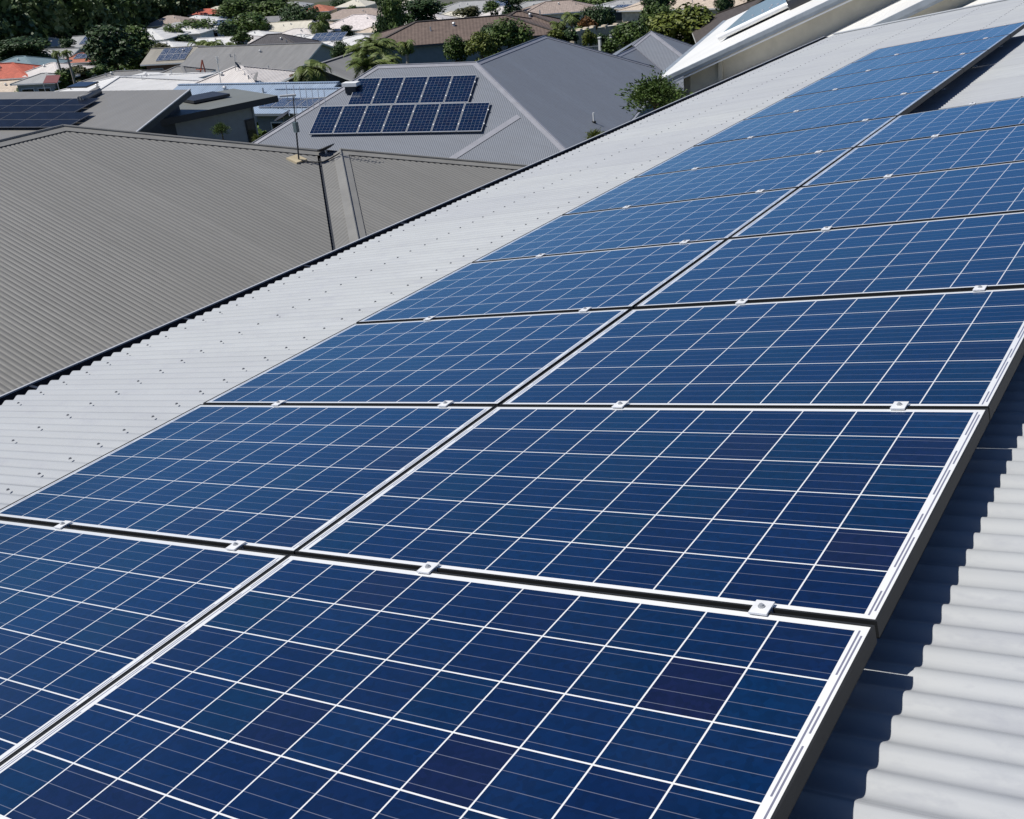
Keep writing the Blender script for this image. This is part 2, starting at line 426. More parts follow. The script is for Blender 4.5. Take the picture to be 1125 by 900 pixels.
def near_house():
    org = V(0, 6.0, -5.2)
    t = thing("house", "house whose pale grey corrugated roof carries the long rows of blue solar panels in front", "house", org)
    corrugated("roof", [rp(EAVE_U, V1, CREST), rp(EAVE_U, V0, CREST), rp(RIDGE_U, V0, CREST), rp(RIDGE_U, V1, CREST)],
               -U, NR, 0.076, 0.0085, M_ROOF, t, org, seg=12, lap=0.0025)
    roof = t.children[0]
    # far slope, ridge cap, barge flashing
    rid = rp(RIDGE_U, 0, CREST); U2 = V(-U[0], 0, U[2]); N2 = V(-NR[0], 0, NR[2])
    far = lambda k, v: V(rid[0], v, rid[2]) - U2 * k
    corrugated("roof", [far(0, V0), far(0, V1), far(5.5, V1), far(5.5, V0)], -U2, N2, 0.076, 0.0085, M_ROOF, t, org, seg=6)
    b = MB()
    b.bar(V(rid[0], V0, rid[2] + 0.02), V(rid[0], V1, rid[2] + 0.02), 0.30, 0.02)
    b.build("ridge_cap", M_CAP_OUR, roof, origin=org)
    b = MB()
    e = V1 + 0.006
    b.box(rp((EAVE_U + RIDGE_U) / 2, e + 0.0, CREST + 0.012), (RIDGE_U - EAVE_U, 0.13, 0.012), (U, VY, NR))
    b.box(rp((EAVE_U + RIDGE_U) / 2, e + 0.06, CREST - 0.075), (RIDGE_U - EAVE_U, 0.014, 0.16), (U, VY, NR))
    b.build("barge_capping", M_CAP_OUR, roof, origin=org)
    # gutter: quad profile with a pale lip, behind the sheet ends
    g = MB(); x0, z0 = rp(EAVE_U, 0, CREST)[0], rp(EAVE_U, 0, CREST)[2]
    L = V1 - V0 - 0.02; cy = (V0 + V1) / 2
    xo = x0 - 0.165
    g.box((x0 - 0.057, cy, z0 - 0.150), (0.222, L, 0.006)); g.box((xo, cy, z0 - 0.093), (0.006, L, 0.112)); g.box((x0 + 0.052, cy, z0 - 0.10), (0.006, L, 0.10))
    g.box((xo + 0.004, cy, z0 - 0.033), (0.016, L, 0.010), mat=1)
    for v in (V0 + 0.02, V1 - 0.02):
        g.box((x0 - 0.056, v, z0 - 0.093), (0.224, 0.004, 0.114))
    for v in np.arange(V0 + 0.6, V1, 1.2): g.box((x0 - 0.057, v, z0 - 0.040), (0.21, 0.02, 0.004), mat=0)
    g.build("gutter", [M_GUTTER, M_GLIP], t, origin=org)
    # walls and fascia under the eaves
    w = MB()
    xw0, xw1 = x0 + 0.62, rid[0] + 4.6
    for (a, bb) in ((V(xw0, V0 + .5, 0), V(xw0, V1 - .5, 0)), (V(xw1, V0 + .5, 0), V(xw1, V1 - .5, 0))):
        top = z0 - 0.16 if a[0] < 2 else z0 + 0.02
        w.box(((a[0]), (a[1] + bb[1]) / 2, (top - 6.2) / 2), (0.2, bb[1] - a[1], top + 6.2))
    for v in (V0 + .5, V1 - .5):
        pts = [V(xw0, v, -6.2), V(xw1, v, -6.2), V(xw1, v, z0 + 0.0), V(rid[0], v, rid[2] - 0.12), V(xw0, v, z0 - 0.12)]
        w.slab(pts, V(0, -1, 0), 0.2)
    w.build("wall", M_CREAM, t, origin=org)
    f = MB(); f.box((x0 + 0.08, cy, z0 - 0.13), (0.03, L, 0.2)); f.build("fascia", M_GUTTER, t, origin=org)
    s = MB(); s.box(((x0 + xw0) / 2 + 0.1, cy, z0 - 0.235), (xw0 - x0 - 0.1, L, 0.01)); s.build("soffit", M_WHITE, t, origin=org)
    # screws: hex heads with washers on every second crest
    def screw_mb(pos):
        k = MB()
        for p in pos:
            for (r, h0, h1, sg) in ((0.0080, 0.0, 0.0018, 10), (0.0054, 0.0018, 0.0062, 6)):
                o = len(k.v)
                for h in (h0, h1):
                    for i in range(sg):
                        a = 2 * math.pi * i / sg; k.v.append(tuple(p + U * r * math.cos(a) + VY * r * math.sin(a) + NR * h))
                for i in range(sg): j = (i + 1) % sg; k.f.append((o + i, o + j, o + sg + j, o + sg + i)); k.m.append(0)
                k.f.append(tuple(o + sg + i for i in range(sg))); k.m.append(0)
        return k
    allp = []
    for kk in range(13):
        u = -3.787 + 0.742 * kk
        for j in range(-14, 114):
            v = 2.314 + 0.152 * j
            if not (V0 + 0.1 < v < V1 - 0.1): continue
            jit = rng.normal(0, 0.006, 2)
            p = rp(u + jit[0], v + jit[1] * 0.3, CREST + 0.0005)
            covered = (-1.64 < u < 0.0 and 0 < v < 12.07) or (0.0 <= u < 1.655 and 0 < v < 7.04)
            if covered: continue
            px = proj(p); ok = 0 < px[0] < 1125 and 0 < px[1] < 900 and (p - CAM) @ BACK < 0
            allp.append((not ok, np.linalg.norm(p - CAM), p))
    allp.sort(key=lambda a: (a[0], a[1]))
    one = screw_mb([V(0, 0, 0)]).build("roof_screw", M_SCREW, roof)
    for i, (_, _, p) in enumerate(allp[:90]):
        o = one if i == 0 else one.copy()
        if i: COL.objects.link(o); o.parent = roof
        o.location = tuple(p - org)
    rest = screw_mb([p for _, _, p in allp[90:]]).build("roof_screws", M_SCREW, roof, origin=org); rest["kind"] = "stuff"
near_house()

# ------------------------------------------------------------------ solar panels on the near roof
PL, PD, PH = 1.645, 0.990, 0.040
CP = 0.1585
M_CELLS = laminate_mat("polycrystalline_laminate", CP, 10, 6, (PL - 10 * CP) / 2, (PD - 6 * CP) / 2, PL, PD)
ROWV = 1.006
def frame_mesh(lx, ly, h, lip, mat, parent, wall=0.035):
    b = MB()
    # hollow frame: four mitred C sections (top lip, outer wall, bottom flange)
    for (a, c) in (((0, 0), (lx, 0)), ((lx, 0), (lx, ly)), ((lx, ly), (0, ly)), ((0, ly), (0, 0))):
        a = V(*a, 0); c = V(*c, 0); d = unit(c - a); inn = V(-d[1], d[0], 0)
        for (w0, w1, z0, z1) in ((0, lip, -0.0035, 0.0), (0, 0.002, -h, -0.0035), (0, 0.028, -h - 0.0, -h + 0.002)):
            P = [a + d * w0 + inn * w0, c - d * w0 + inn * w0, c - d * w1 + inn * w1, a + d * w1 + inn * w1]
            top = [p + V(0, 0, z1) for p in P]; bot = [p + V(0, 0, z0) for p in P]
            b.add(top + bot, [(0, 1, 2, 3), (7, 6, 5, 4), (0, 4, 5, 1), (2, 6, 7, 3)])
    return b.build("frame", mat, parent)
def laminate_mesh(lx, ly, mat, parent):
    b = MB(); i = 0.004
    b.box((lx / 2, ly / 2, -0.0048), (lx - 2 * i, ly - 2 * i, 0.0055))
    return b.build("laminate", mat, parent)
ORD = ["first", "second", "third", "fourth", "fifth", "sixth", "seventh", "eighth", "ninth", "tenth", "eleventh", "twelfth"]
def make_panel(col, row, proto=None):
    lab = ("blue solar panel %s from the camera in the %s of the near roof" %
           (ORD[row], "right column" if col else "left column"))
    if proto is None:
        t = bpy.data.objects.new("solar_module", None); COL.objects.link(t); t.empty_display_size = 0.2
        frame_mesh(PL, PD, PH, 0.0052, M_FRAME, t); laminate_mesh(PL, PD, M_CELLS, t)
        b = MB()   # mid clamp bridging the gap to the next row: top plate, two dropped flanges
        b.box((0, 0, 0.0035), (0.040, 0.046, 0.004)); b.box((0, -0.008, -0.014), (0.040, 0.002, 0.032)); b.box((0, 0.008, -0.014), (0.040, 0.002, 0.032))
        cl = b.build("clamp", M_SILVER, t); cl.location = (0.505, PD + 0.008, 0)
        k = MB(); k.tube([(0, 0, 0.0055), (0, 0, 0.0085)], 0.0075, 10); k.tube([(0, 0, 0.0085), (0, 0, 0.0125)], 0.0045, 6)
        k.build("bolt", M_STEEL, cl)
        c2 = copy_tree(cl, t); c2.location = (1.41, PD + 0.008, 0)
    else:
        t = copy_tree(proto)
    tag(t, lab, "solar panel", "solar panels on the near roof")
    jit = rng.normal(0, 1, 3)
    u0 = (0.0103 if col else -1.6428) + jit[0] * 0.0012
    P = rp(u0, ROWV * row + 0.0018, jit[1] * 0.0012)
    m = Matrix(((U[0], 0, NR[0], P[0]), (U[1], 1, NR[1], P[1]), (U[2], 0, NR[2], P[2]), (0, 0, 0, 1)))
    t.matrix_world = m @ Matrix.Rotation(jit[2] * 0.0009, 4, 'X')
    return t
panel0 = None
for col, nrow in ((0, 12), (1, 7)):
    for row in range(nrow):
        p = make_panel(col, row, panel0)
        if panel0 is None: panel0 = p
for col, ua, ub in ((0, 0.505, 1.41), (1, 0.505, 1.41)):
    for which, du in (("lower", ua), ("upper", ub)):
        n = 12 if col == 0 else 7
        u = (0.0103 if col else -1.6428) + du
        org = rp(u, 0, -0.09)
        b = MB()
        b.box(rp(u, n * ROWV / 2, -0.062), (0.040, n * ROWV + 0.06, 0.038), (U, VY, NR))
        t = thing("mounting_rail", "aluminium rail under the %s part of the %s column of panels" % (which, "right" if col else "left"), "rail", org, 0, "rails under the near panels")
        b.build("rail", M_SILVER, t, origin=org)
        f = MB()
        f.box(rp(u, 0.45, -0.112), (0.045, 0.04, 0.060), (U, VY, NR)); f.box(rp(u + 0.04, 0.45, -0.139), (0.09, 0.04, 0.006), (U, VY, NR))
        ft = f.build("roof_foot", M_SILVER, t, origin=org)
        for k in range(1, n - 1):
            c = ft.copy(); COL.objects.link(c); c.parent = t; c.location = tuple(VY * 1.216 * k * (1 if 1.216 * k < n * ROWV - 0.6 else 0))
            if 1.216 * k > n * ROWV - 0.6: bpy.data.objects.remove(c)

# ------------------------------------------------------------------ olive-grey house just below our eave (hip roof with a hipped wing)
def olive_house():
    Pa = at_dist((70, 140), 20)
    T = math.tan(R(16.5))
    NA = unit(V(T, 0, 1)); DA = unit(V(1, 0, -T)); NC = unit(V(0, -T, 1)); DC = unit(V(0, -1, -T)); hip = V(1, 1, -T); val = V(1, -1, -T)
    org = V(Pa[0] + 1, Pa[1] - 2, Pa[2] - 5.2)
    t = thing("house", "low house with an olive grey corrugated hip roof just below the eave", "house", org)
    xe = -8.45
    k = xe - Pa[0]
    v0 = on_plane((348, 167.5), Pa, NA)
    kv = xe - v0[0]
    zA = Pa[2] - T * k
    a_poly = [Pa, V(Pa[0], Pa[1] - 16, Pa[2]), V(xe, Pa[1] - 16, zA), v0 + val * kv, v0]
    corrugated("roof", a_poly, DA, NA, 0.076, 0.0058, M_AROOF, t, org, seg=10, lap=0.001, flat=True)
    roof = t.children[0]
    Pw = on_plane((374, 166), v0, NC)
    off = NC * 0.012
    # wing: side plane between valley and hip, and the hip end plane
    sv = unit(np.cross(NC, unit(val))); sv = (sv if sv[1] > 0 else -sv) * 0.055
    c_poly = [v0 + sv, Pw, Pw + val * (kv * 1.15), v0 + val * kv + sv]
    corrugated("roof", [p - NC * 0.004 for p in c_poly], DC, NC, 0.076, 0.0044, M_AROOF, t, org, seg=8)
    kb = 3.4
    b_poly = [Pw, Pw + val * kb, Pw + V(kb, 7, -T * kb), Pw + hip * kb]
    corrugated("roof", [Pw, Pw + val * kb, Pw + hip * kb], DA, NA, 0.076, 0.0058, M_AROOF, t, org, seg=10, lap=0.001, flat=True)
    # back slopes, so the roof is closed from every side
    bk = MB()
    PaL = V(Pa[0], Pa[1] - 16, Pa[2])
    bk.add([Pa, Pa + V(-6, 6, -T * 6), PaL + V(-6, -0, -T * 6), PaL], [(0, 1, 2, 3)])
    bk.add([Pa, Pa + V(3.0, 3.0, -T * 3.0), Pa + V(-6, 6, -T * 6)], [(0, 1, 2)])
    bk.add([v0, Pa + V(3.0, 3.0, -T * 3.0), Pa + hip * 6.0, Pa + V(-6, 6, -T * 6)], [(0, 2, 3, 1)])
    bk.add([Pw, Pw + hip * kb, Pw + V(-3, kb, -T * kb), Pw + V(-2.5, 0, 0)], [(0, 1, 2, 3)])
    bk.build("roof", M_AROOF, t, origin=org)
    # ridge and hip caps with a rolled middle, scalloped edges read as the dark notches of the rib ends
    cap = MB()
    def capline(a, b, n1, n2, w=0.16, lift=0.014):
        a = np.asarray(a, float); b = np.asarray(b, float); d = unit(b - a)
        for n in (n1, n2):
            s = unit(np.cross(d, n))
            if s @ (n1 + n2 if False else (n - (n1 + n2) / 2)) < 0: s = -s
            Pq = [a + n * lift + unit(n1 + n2) * 0.004, b + n * lift + unit(n1 + n2) * 0.004, b + s * w + n * lift, a + s * w + n * lift]
            cap.slab(Pq, n, 0.003)
            Pq = [a + s * w + n * lift, b + s * w + n * lift, b + s * w + n * (lift - 0.006), a + s * w + n * (lift - 0.006)]
        cap.tube([a + unit(n1 + n2) * 0.030, b + unit(n1 + n2) * 0.030], 0.020, 8)
    NL = unit(V(-T, 0, 1)); NBK = unit(V(0, T, 1))
    capline(Pa, V(Pa[0], Pa[1] - 16, Pa[2]), NA, NL)
    capline(Pa, v0 + hip * 0.12, NA, NBK)
    capline(Pw, Pw + val * kb, NC, NA, 0.13)
    capline(Pw, Pw + hip * kb, NA, NBK)
    cap.build("ridge_cap", M_CAP_A, roof, origin=org)
    # valley tray between main roof and wing, painted dark as the sheet ends' shadow
    vt = MB(); d = unit(val)
    s = unit(np.cross(NC, d)); s = s if s[1] > 0 else -s
    vt.add([v0 - s * .03 - NC * 0.05, v0 + val * kv - s * .03 - NC * 0.05, v0 + val * kv + s * 0.055 - NC * 0.05, v0 + s * 0.055 - NC * 0.05], [(0, 1, 2, 3)])
    vt.build("valley_gutter", M_DARKMETAL, roof, origin=org)
    # walls, gutter
    w = MB()
    zt = zA - 0.25
    x1, y0, y1 = xe - 0.55, Pa[1] - 15.5, v0[1] - kv - 0.4
    w.box(((x1 + Pa[0] - 5.4) / 2, (y0 + y1 + 4) / 2, (zt - 9) / 2), (x1 - Pa[0] + 5.4, y1 + 4 - y0, zt + 9))
    w.build("wall", M_GREYWALL, t, origin=org)
    g = MB(); g.box((xe + 0.06, Pa[1] - 8 - kv / 2 + 1.6, zA - 0.09), (0.11, 16 - kv + 2.4, 0.10)); g.build("gutter", M_CAP_A, t, origin=org)
    for yy in (y0 + 3, y0 + 7):
        q = MB(); q.box((x1 + 0.02, yy, zt - 1.2), (0.06, 1.6, 1.1)); win = q.build("window", M_WHITE, t, origin=org)
        q = MB(); q.box((x1 + 0.055, yy, zt - 1.2), (0.02, 1.45, 0.95)); q.build("pane", M_GLASS, win, origin=org)
    # antenna mast on a pale flashing block, behind it a small dark dish on the ridge
    base = on_plane((328.5, 177.0), Pa, NA)
    m = thing("antenna", "tall thin television antenna mast on a cream block at the olive roof's hip", "antenna", base)
    q = MB(); q.box(base + V(-0.05, 0, 0.02), (0.24, 0.26, 0.05), (unit(V(1, 0, -T)), VY, NA)); q.build("base_block", plain("cream_block", (0.50, 0.42, 0.28), 0.7), m, origin=base)
    top = at_dist((322, 106), math.hypot(base[0] - CAM[0], base[1] - CAM[1]))
    q = MB(); q.tube([base, base + (top - base) * 0.55], 0.014, 8); q.tube([base + (top - base) * 0.55, top], 0.009, 8); q.build("mast", M_DARKMETAL, m, origin=base)
    q = MB(); c = base + (top - base) * 0.53; q.box(c, (0.07, 0.07, 0.17)); q.build("amplifier_box", plain("teal_grey_box", (0.10, 0.14, 0.15), 0.5), m, origin=base)
    q = MB(); bd = unit(V(0.8, 0.6, 0)); cr = V(-bd[1], bd[0], 0)
    q.tube([top - V(0, 0, 0.06) - bd * 0.12, top - V(0, 0, 0.06) + bd * 0.55], 0.008, 6)
    for kx, ln in ((-0.10, .30), (0.02, .28), (0.12, .25), (0.22, .22), (0.32, .2), (0.42, .18), (0.52, .16)):
        c = top - V(0, 0, 0.06) + bd * kx; e = cr * ln * 0.35 + V(0, 0, ln * 0.8)
        q.tube([c - e, c + e], 0.0065, 5)
    q.tube([top - bd * 0.22 + V(0, 0, 0.02), top + bd * 0.05 + V(0, 0, 0.02)], 0.02, 6)
    q.build("aerial", M_STEEL, m, origin=base)
    dp = at_dist((357, 161.5), 19.3) - V(0, 0, 0.26)
    dm = thing("satellite_dish", "small dark satellite dish seen edge on behind the olive roof's ridge", "satellite dish", dp)
    build_dish(dm, dp, 0.17, V(-0.30, -0.05, 0.95), M_DARKMETAL, 0.26, False)
    cb = MB(); pts = [on_plane(p, Pa, NA) + NA * 0.03 for p in ((331, 178), (337, 179.5), (346, 180))] + [on_plane(p, v0, NC) + NC * 0.02 for p in ((356, 179), (364, 175), (371, 171), (374, 169))]
    cb.tube(pts, 0.012, 6); o = cb.build("antenna_cable", M_RUBBER, origin=pts[0])
    tag(o, "black cable drooping from the antenna block across the olive roof's valley", "cable")

def build_dish(parent, org, r, normal, mat, pole_h, feed=True):
    n = unit(normal); X = unit(np.cross(n, V(0, 0, 1))) ; Y = np.cross(n, X)
    c = np.asarray(org, float) + V(0, 0, pole_h)
    b = MB(); rings = 5; seg = 20
    verts = [c - n * 0.22 * r]; faces = []
    for i in range(1, rings + 1):
        rr = r * i / rings
        for k in range(seg):
            a = 2 * math.pi * k / seg
            verts.append(c + X * rr * math.cos(a) + Y * rr * 1.08 * math.sin(a) + n * (0.22 * r * ((i / rings) ** 2 - 1)))
    for k in range(seg): faces.append((0, 1 + k, 1 + (k + 1) % seg))
    for i in range(rings - 1):
        for k in range(seg):
            a, bq = 1 + i * seg + k, 1 + i * seg + (k + 1) % seg
            faces.append((a, a + seg, bq + seg, bq))
    nv = len(verts)
    verts2 = verts + [p - n * 0.012 for p in verts]
    faces2 = faces + [tuple(i + nv for i in f)[::-1] for f in faces]
    for k in range(seg):
        a = 1 + (rings - 1) * seg + k; bq = 1 + (rings - 1) * seg + (k + 1) % seg
        faces2.append((a, a + nv, bq + nv, bq))
    b.add(verts2, faces2); b.build("reflector", mat, parent, smooth=True, origin=org)
    q = MB(); q.tube([np.asarray(org, float), c - n * 0.24 * r], 0.022, 8)
    q.build("pole", M_STEEL, parent, origin=org)
    if feed:
        q = MB(); tip = c + n * r * 0.95 - Y * 0.1 * r
        q.tube([c - Y * r * 1.0, tip], 0.010, 6); q.tube([tip, tip - n * 0.10], 0.028, 8); q.build("feed_arm", mat, parent, origin=org)

# ------------------------------------------------------------------ blue-grey house with twelve panels
def blue_house():
    P0 = V(-28.718, 29.370, -6.454); az, p = 0.322, 0.500
    H = V(math.cos(az), math.sin(az), 0); B2 = V(-math.sin(az), math.cos(az), 0); T = math.tan(p)
    S = B2 * math.cos(p) + V(0, 0, math.sin(p)); N1 = unit(np.cross(H, S)); D1 = -S
    P0 = P0 - N1 * 0.12       # roof plane lies under the panels
    rL, rR = on_plane((415, 73), P0, N1), on_plane((523, 69), P0, N1)
    rR[2] = rL[2] = (rL[2] + rR[2]) / 2
    org = (rL + rR) / 2 - V(0, 0, 5.5)
    t = thing("house", "house with a blue grey corrugated hip roof carrying twelve solar panels in two rows", "house", org)
    run = 5.6
    hipL = -H - B2 - V(0, 0, T); hipR = H - B2 - V(0, 0, T)
    corrugated("roof", [rL, rL + hipL * run, rR + hipR * run, rR], D1, N1, 0.076, 0.006, M_BROOF, t, org, seg=6)
    roof = t.children[0]
    N2 = unit(H * math.sin(p) + V(0, 0, math.cos(p))); D2 = H * math.cos(p) - V(0, 0, math.sin(p))
    R2 = on_plane((598, 40), rR, N2)
    far2 = on_plane((676, 62), rR, N2); Va, Vb = on_plane((697, 52), rR, N2), on_plane((729, 79), rR, N2)
    hp = unit(far2 - R2)
    # big plane facing the right: ridge, far hip, long eave
    ev = rR + hipR * run
    evf = ev + B2 * 19
    kk = (rR[2] - ev[2])
    corrugated("roof", [rR, ev, evf, far2 + (far2 - R2) * 0.6, R2], D2, N2, 0.19, 0.004, M_BROOF, t, org, seg=6)
    corrugated("roof", [far2, far2 + (far2 - R2) * 0.6, on_plane((729, 79), rR, N2) * 2 - Va, Va], D2, N2, 0.19, 0.004, M_BROOF, t, org, seg=6)
    # projecting wing at the far right
    N4 = N1; apex = on_plane((715, 35), Va, N4); Rr = on_plane((752, 63), Va, N4)
    ext = Va + (Vb - Va) * 2.0
    Rx = apex + (Rr - apex) * 1.9
    corrugated("roof", [apex, Va - (Vb - Va) * 0.15, ext, Rx], D1, N4, 0.076, 0.006, M_BROOF, t, org, seg=6)
    kw = 4.2
    back = apex + (H + B2) * kw - V(0, 0, T * kw); lb = apex + (B2 - H) * kw - V(0, 0, T * kw); lf = apex - (B2 + H) * kw - V(0, 0, T * kw)
    corrugated("roof", [apex, Rx, back], D2, N2, 0.19, 0.004, M_BROOF, t, org, seg=6)
    bk = MB()
    NLf = unit(-H * math.sin(p) + V(0, 0, math.cos(p)))
    bk.add([rL, rL + (-H + B2 - V(0, 0, T)) * run, rL + hipL * run], [(0, 1, 2)])
    bk.add([R2, R2 - H * run + B2 * 0 - V(0, 0, T * run), rL + (-H + B2 - V(0, 0, T)) * run, rL, rR], [(0, 1, 2, 3, 4)])
    bk.add([R2, far2 + (far2 - R2) * 0.6, R2 + (B2 - H) * run - V(0, 0, T * run), R2 - H * run - V(0, 0, T * run)], [(0, 1, 2, 3)])
    bk.add([apex, back, lb], [(0, 1, 2)]); bk.add([apex, lb, lf], [(0, 1, 2)])
    bk.add([far2, Va, Va - H * 3 - V(0, 0, T * 3), far2 - H * 3 - V(0, 0, T * 3)], [(0, 1, 2, 3)])
    bk.build("roof", M_BROOF, t, origin=org)
    cap = MB()
    def cl(a, b, n1, n2, w=0.17):
        a = np.asarray(a, float); b = np.asarray(b, float); d = unit(b - a)
        for n in (n1, n2):
            s = unit(np.cross(d, n)); s = s if s @ (n - (n1 + n2) / 2) > 0 else -s
            cap.slab([a + n * .02, b + n * .02, b + s * w + n * .014, a + s * w + n * .014], n, .003)
        cap.tube([a + unit(n1 + n2) * .035, b + unit(n1 + n2) * .035], 0.022, 8)
    NBk = unit(-S * 0 + B2 * math.sin(p) + V(0, 0, math.cos(p)))
    cl(rL, rR, N1, NBk); cl(rL, rL + hipL * run, N1, NLf); cl(rR, ev, N1, N2); cl(rR, R2, N2, NLf); cl(R2, far2 + (far2 - R2) * .6, N2, NBk)
    cl(apex, Va - (Vb - Va) * .05, N4, NLf); cl(far2, Va, N2, NLf); cl(apex, Rx, N4, N2); cl(apex, back, N2, NBk)
    cap.build("ridge_cap", M_CAP_B, roof, origin=org)
    vt = MB()   # flashing strips: the diagonal on the panel face and the valley of the wing
    a, b = on_plane((570, 128), P0, N1), on_plane((490, 179), P0, N1); d = unit(b - a); s = unit(np.cross(N1, d))
    vt.slab([a + N1 * .02 - s * .13, b + N1 * .02 - s * .13, b + N1 * .02 + s * .13, a + N1 * .02 + s * .13][::1], N1, 0.01)
    vt.build("flashing", M_CAP_B, roof, origin=org); vt = MB()
    d = unit(Vb - Va); s = unit(np.cross(N2, d))
    vt.slab([Va + N2 * .02 - s * .06, ext + N2 * .02 - s * .06, ext + N2 * .02 + s * .06, Va + N2 * .02 + s * .06], N2, 0.01)
    vt.build("flashing", M_CAP_B, roof, origin=org)
    w = MB(); e = run - 0.5
    c0, c1 = rL + hipL * e, rR + hipR * e
    zt = c0[2] - 0.2
    L = [V(q[0], q[1], 0) for q in (c0, c1, c1 + B2 * 20, c0 + B2 * 20)]
    bot, top = [q + V(0, 0, -13) for q in L], [q + V(0, 0, zt) for q in L]
    w.add(bot + top, [(0, 1, 5, 4), (1, 2, 6, 5), (2, 3, 7, 6), (3, 0, 4, 7), (4, 5, 6, 7)])
    w.build("wall", M_BLUEWALL, t, origin=org)
    g = MB(); a, b = rL + hipL * run, rR + hipR * run
    g.bar(a - V(0, 0, .08) - B2 * .06, b - V(0, 0, .08) - B2 * .06, .12, .11); g.bar(b - V(0, 0, .08) + H * .06, b + B2 * 19 - V(0, 0, .08) + H * .06, .12, .11)
    g.build("gutter", M_CAP_B, t, origin=org)
    # twelve portrait panels: five above, seven below
    MS = plain("pale_module_frame", (0.34, 0.35, 0.37), 0.4, 0.2)
    mat = laminate_mat("small_roof_laminate", 0.158, 10, 6, (1.65 - 1.58) / 2, (0.99 - 0.948) / 2, 1.65, 0.99, False, 0.010, False, (0.36, 0.38, 0.42), 0.62)
    proto = None; P0p = V(-28.718, 29.370, -6.454)
    W_ = 1.0124
    for row, (x0, nn, s0, txt) in enumerate(((0.0, 7, 0.0, "lower row of seven"), (1.123, 5, 1.67, "upper row of five"))):
        for i in range(nn):
            if proto is None:
                q = bpy.data.objects.new("solar_module", None); COL.objects.link(q)
                frame_mesh(1.65, 0.99, 0.04, 0.016, MS, q); laminate_mesh(1.65, 0.99, mat, q)
                b = MB(); b.box((0, 0, 0.004), (0.05, 0.05, 0.008)); b.box((0, 0, -0.02), (0.05, 0.015, 0.04)); c = b.build("clamp", M_WHITE, q); c.location = (0.42, -0.011, 0)
                c2 = c.copy(); COL.objects.link(c2); c2.parent = q; c2.location = (1.2, -0.011, 0)
                proto = q
            else: q = copy_tree(proto)
            # local x runs up the slope, local y to the left along the row
            Pq = P0p + H * (x0 + W_ * (i + 1) - 0.012) + S * s0
            Yl = -H
            q.matrix_world = Matrix(((S[0], Yl[0], N1[0], Pq[0]), (S[1], Yl[1], N1[1], Pq[1]), (S[2], Yl[2], N1[2], Pq[2]), (0, 0, 0, 1)))
            tag(q, "dark solar panel %s from left in the %s, blue grey roof" % (ORD[i], txt), "solar panel", "panels on the blue grey house")
    # vent pipe on the big plane, roof ventilator at the left hip
    vb = on_plane((652.5, 134.5), rR, N2)
    m = thing("vent_pipe", "short white vent pipe standing on the blue grey roof's wide right slope", "pipe", vb)
    q = MB(); q.tube([vb - V(0, 0, .1), vb + V(0, 0, .38)], .035, 10); q.build("pipe", M_WHITE, m, origin=vb)
    q = MB(); q.tube([vb - V(0, 0, .05), vb + V(0, 0, .05)], .09, 10); q.build("collar", M_RUBBER, m, origin=vb)
    vb = on_plane((387, 102), P0, N1)
    m = thing("roof_vent", "small white box ventilator beside the panels at the blue grey roof's left hip", "vent", vb)
    q = MB(); q.box(vb + V(0, 0, .34), (.62, .42, .14), (H, B2, V(0, 0, 1))); q.build("hood", M_WHITE, m, origin=vb)
    q = MB(); q.box(vb + V(0, 0, .13), (.45, .3, .28), (H, B2, V(0, 0, 1))); q.build("neck", M_DARKMETAL, m, origin=vb)

olive_house()
blue_house()

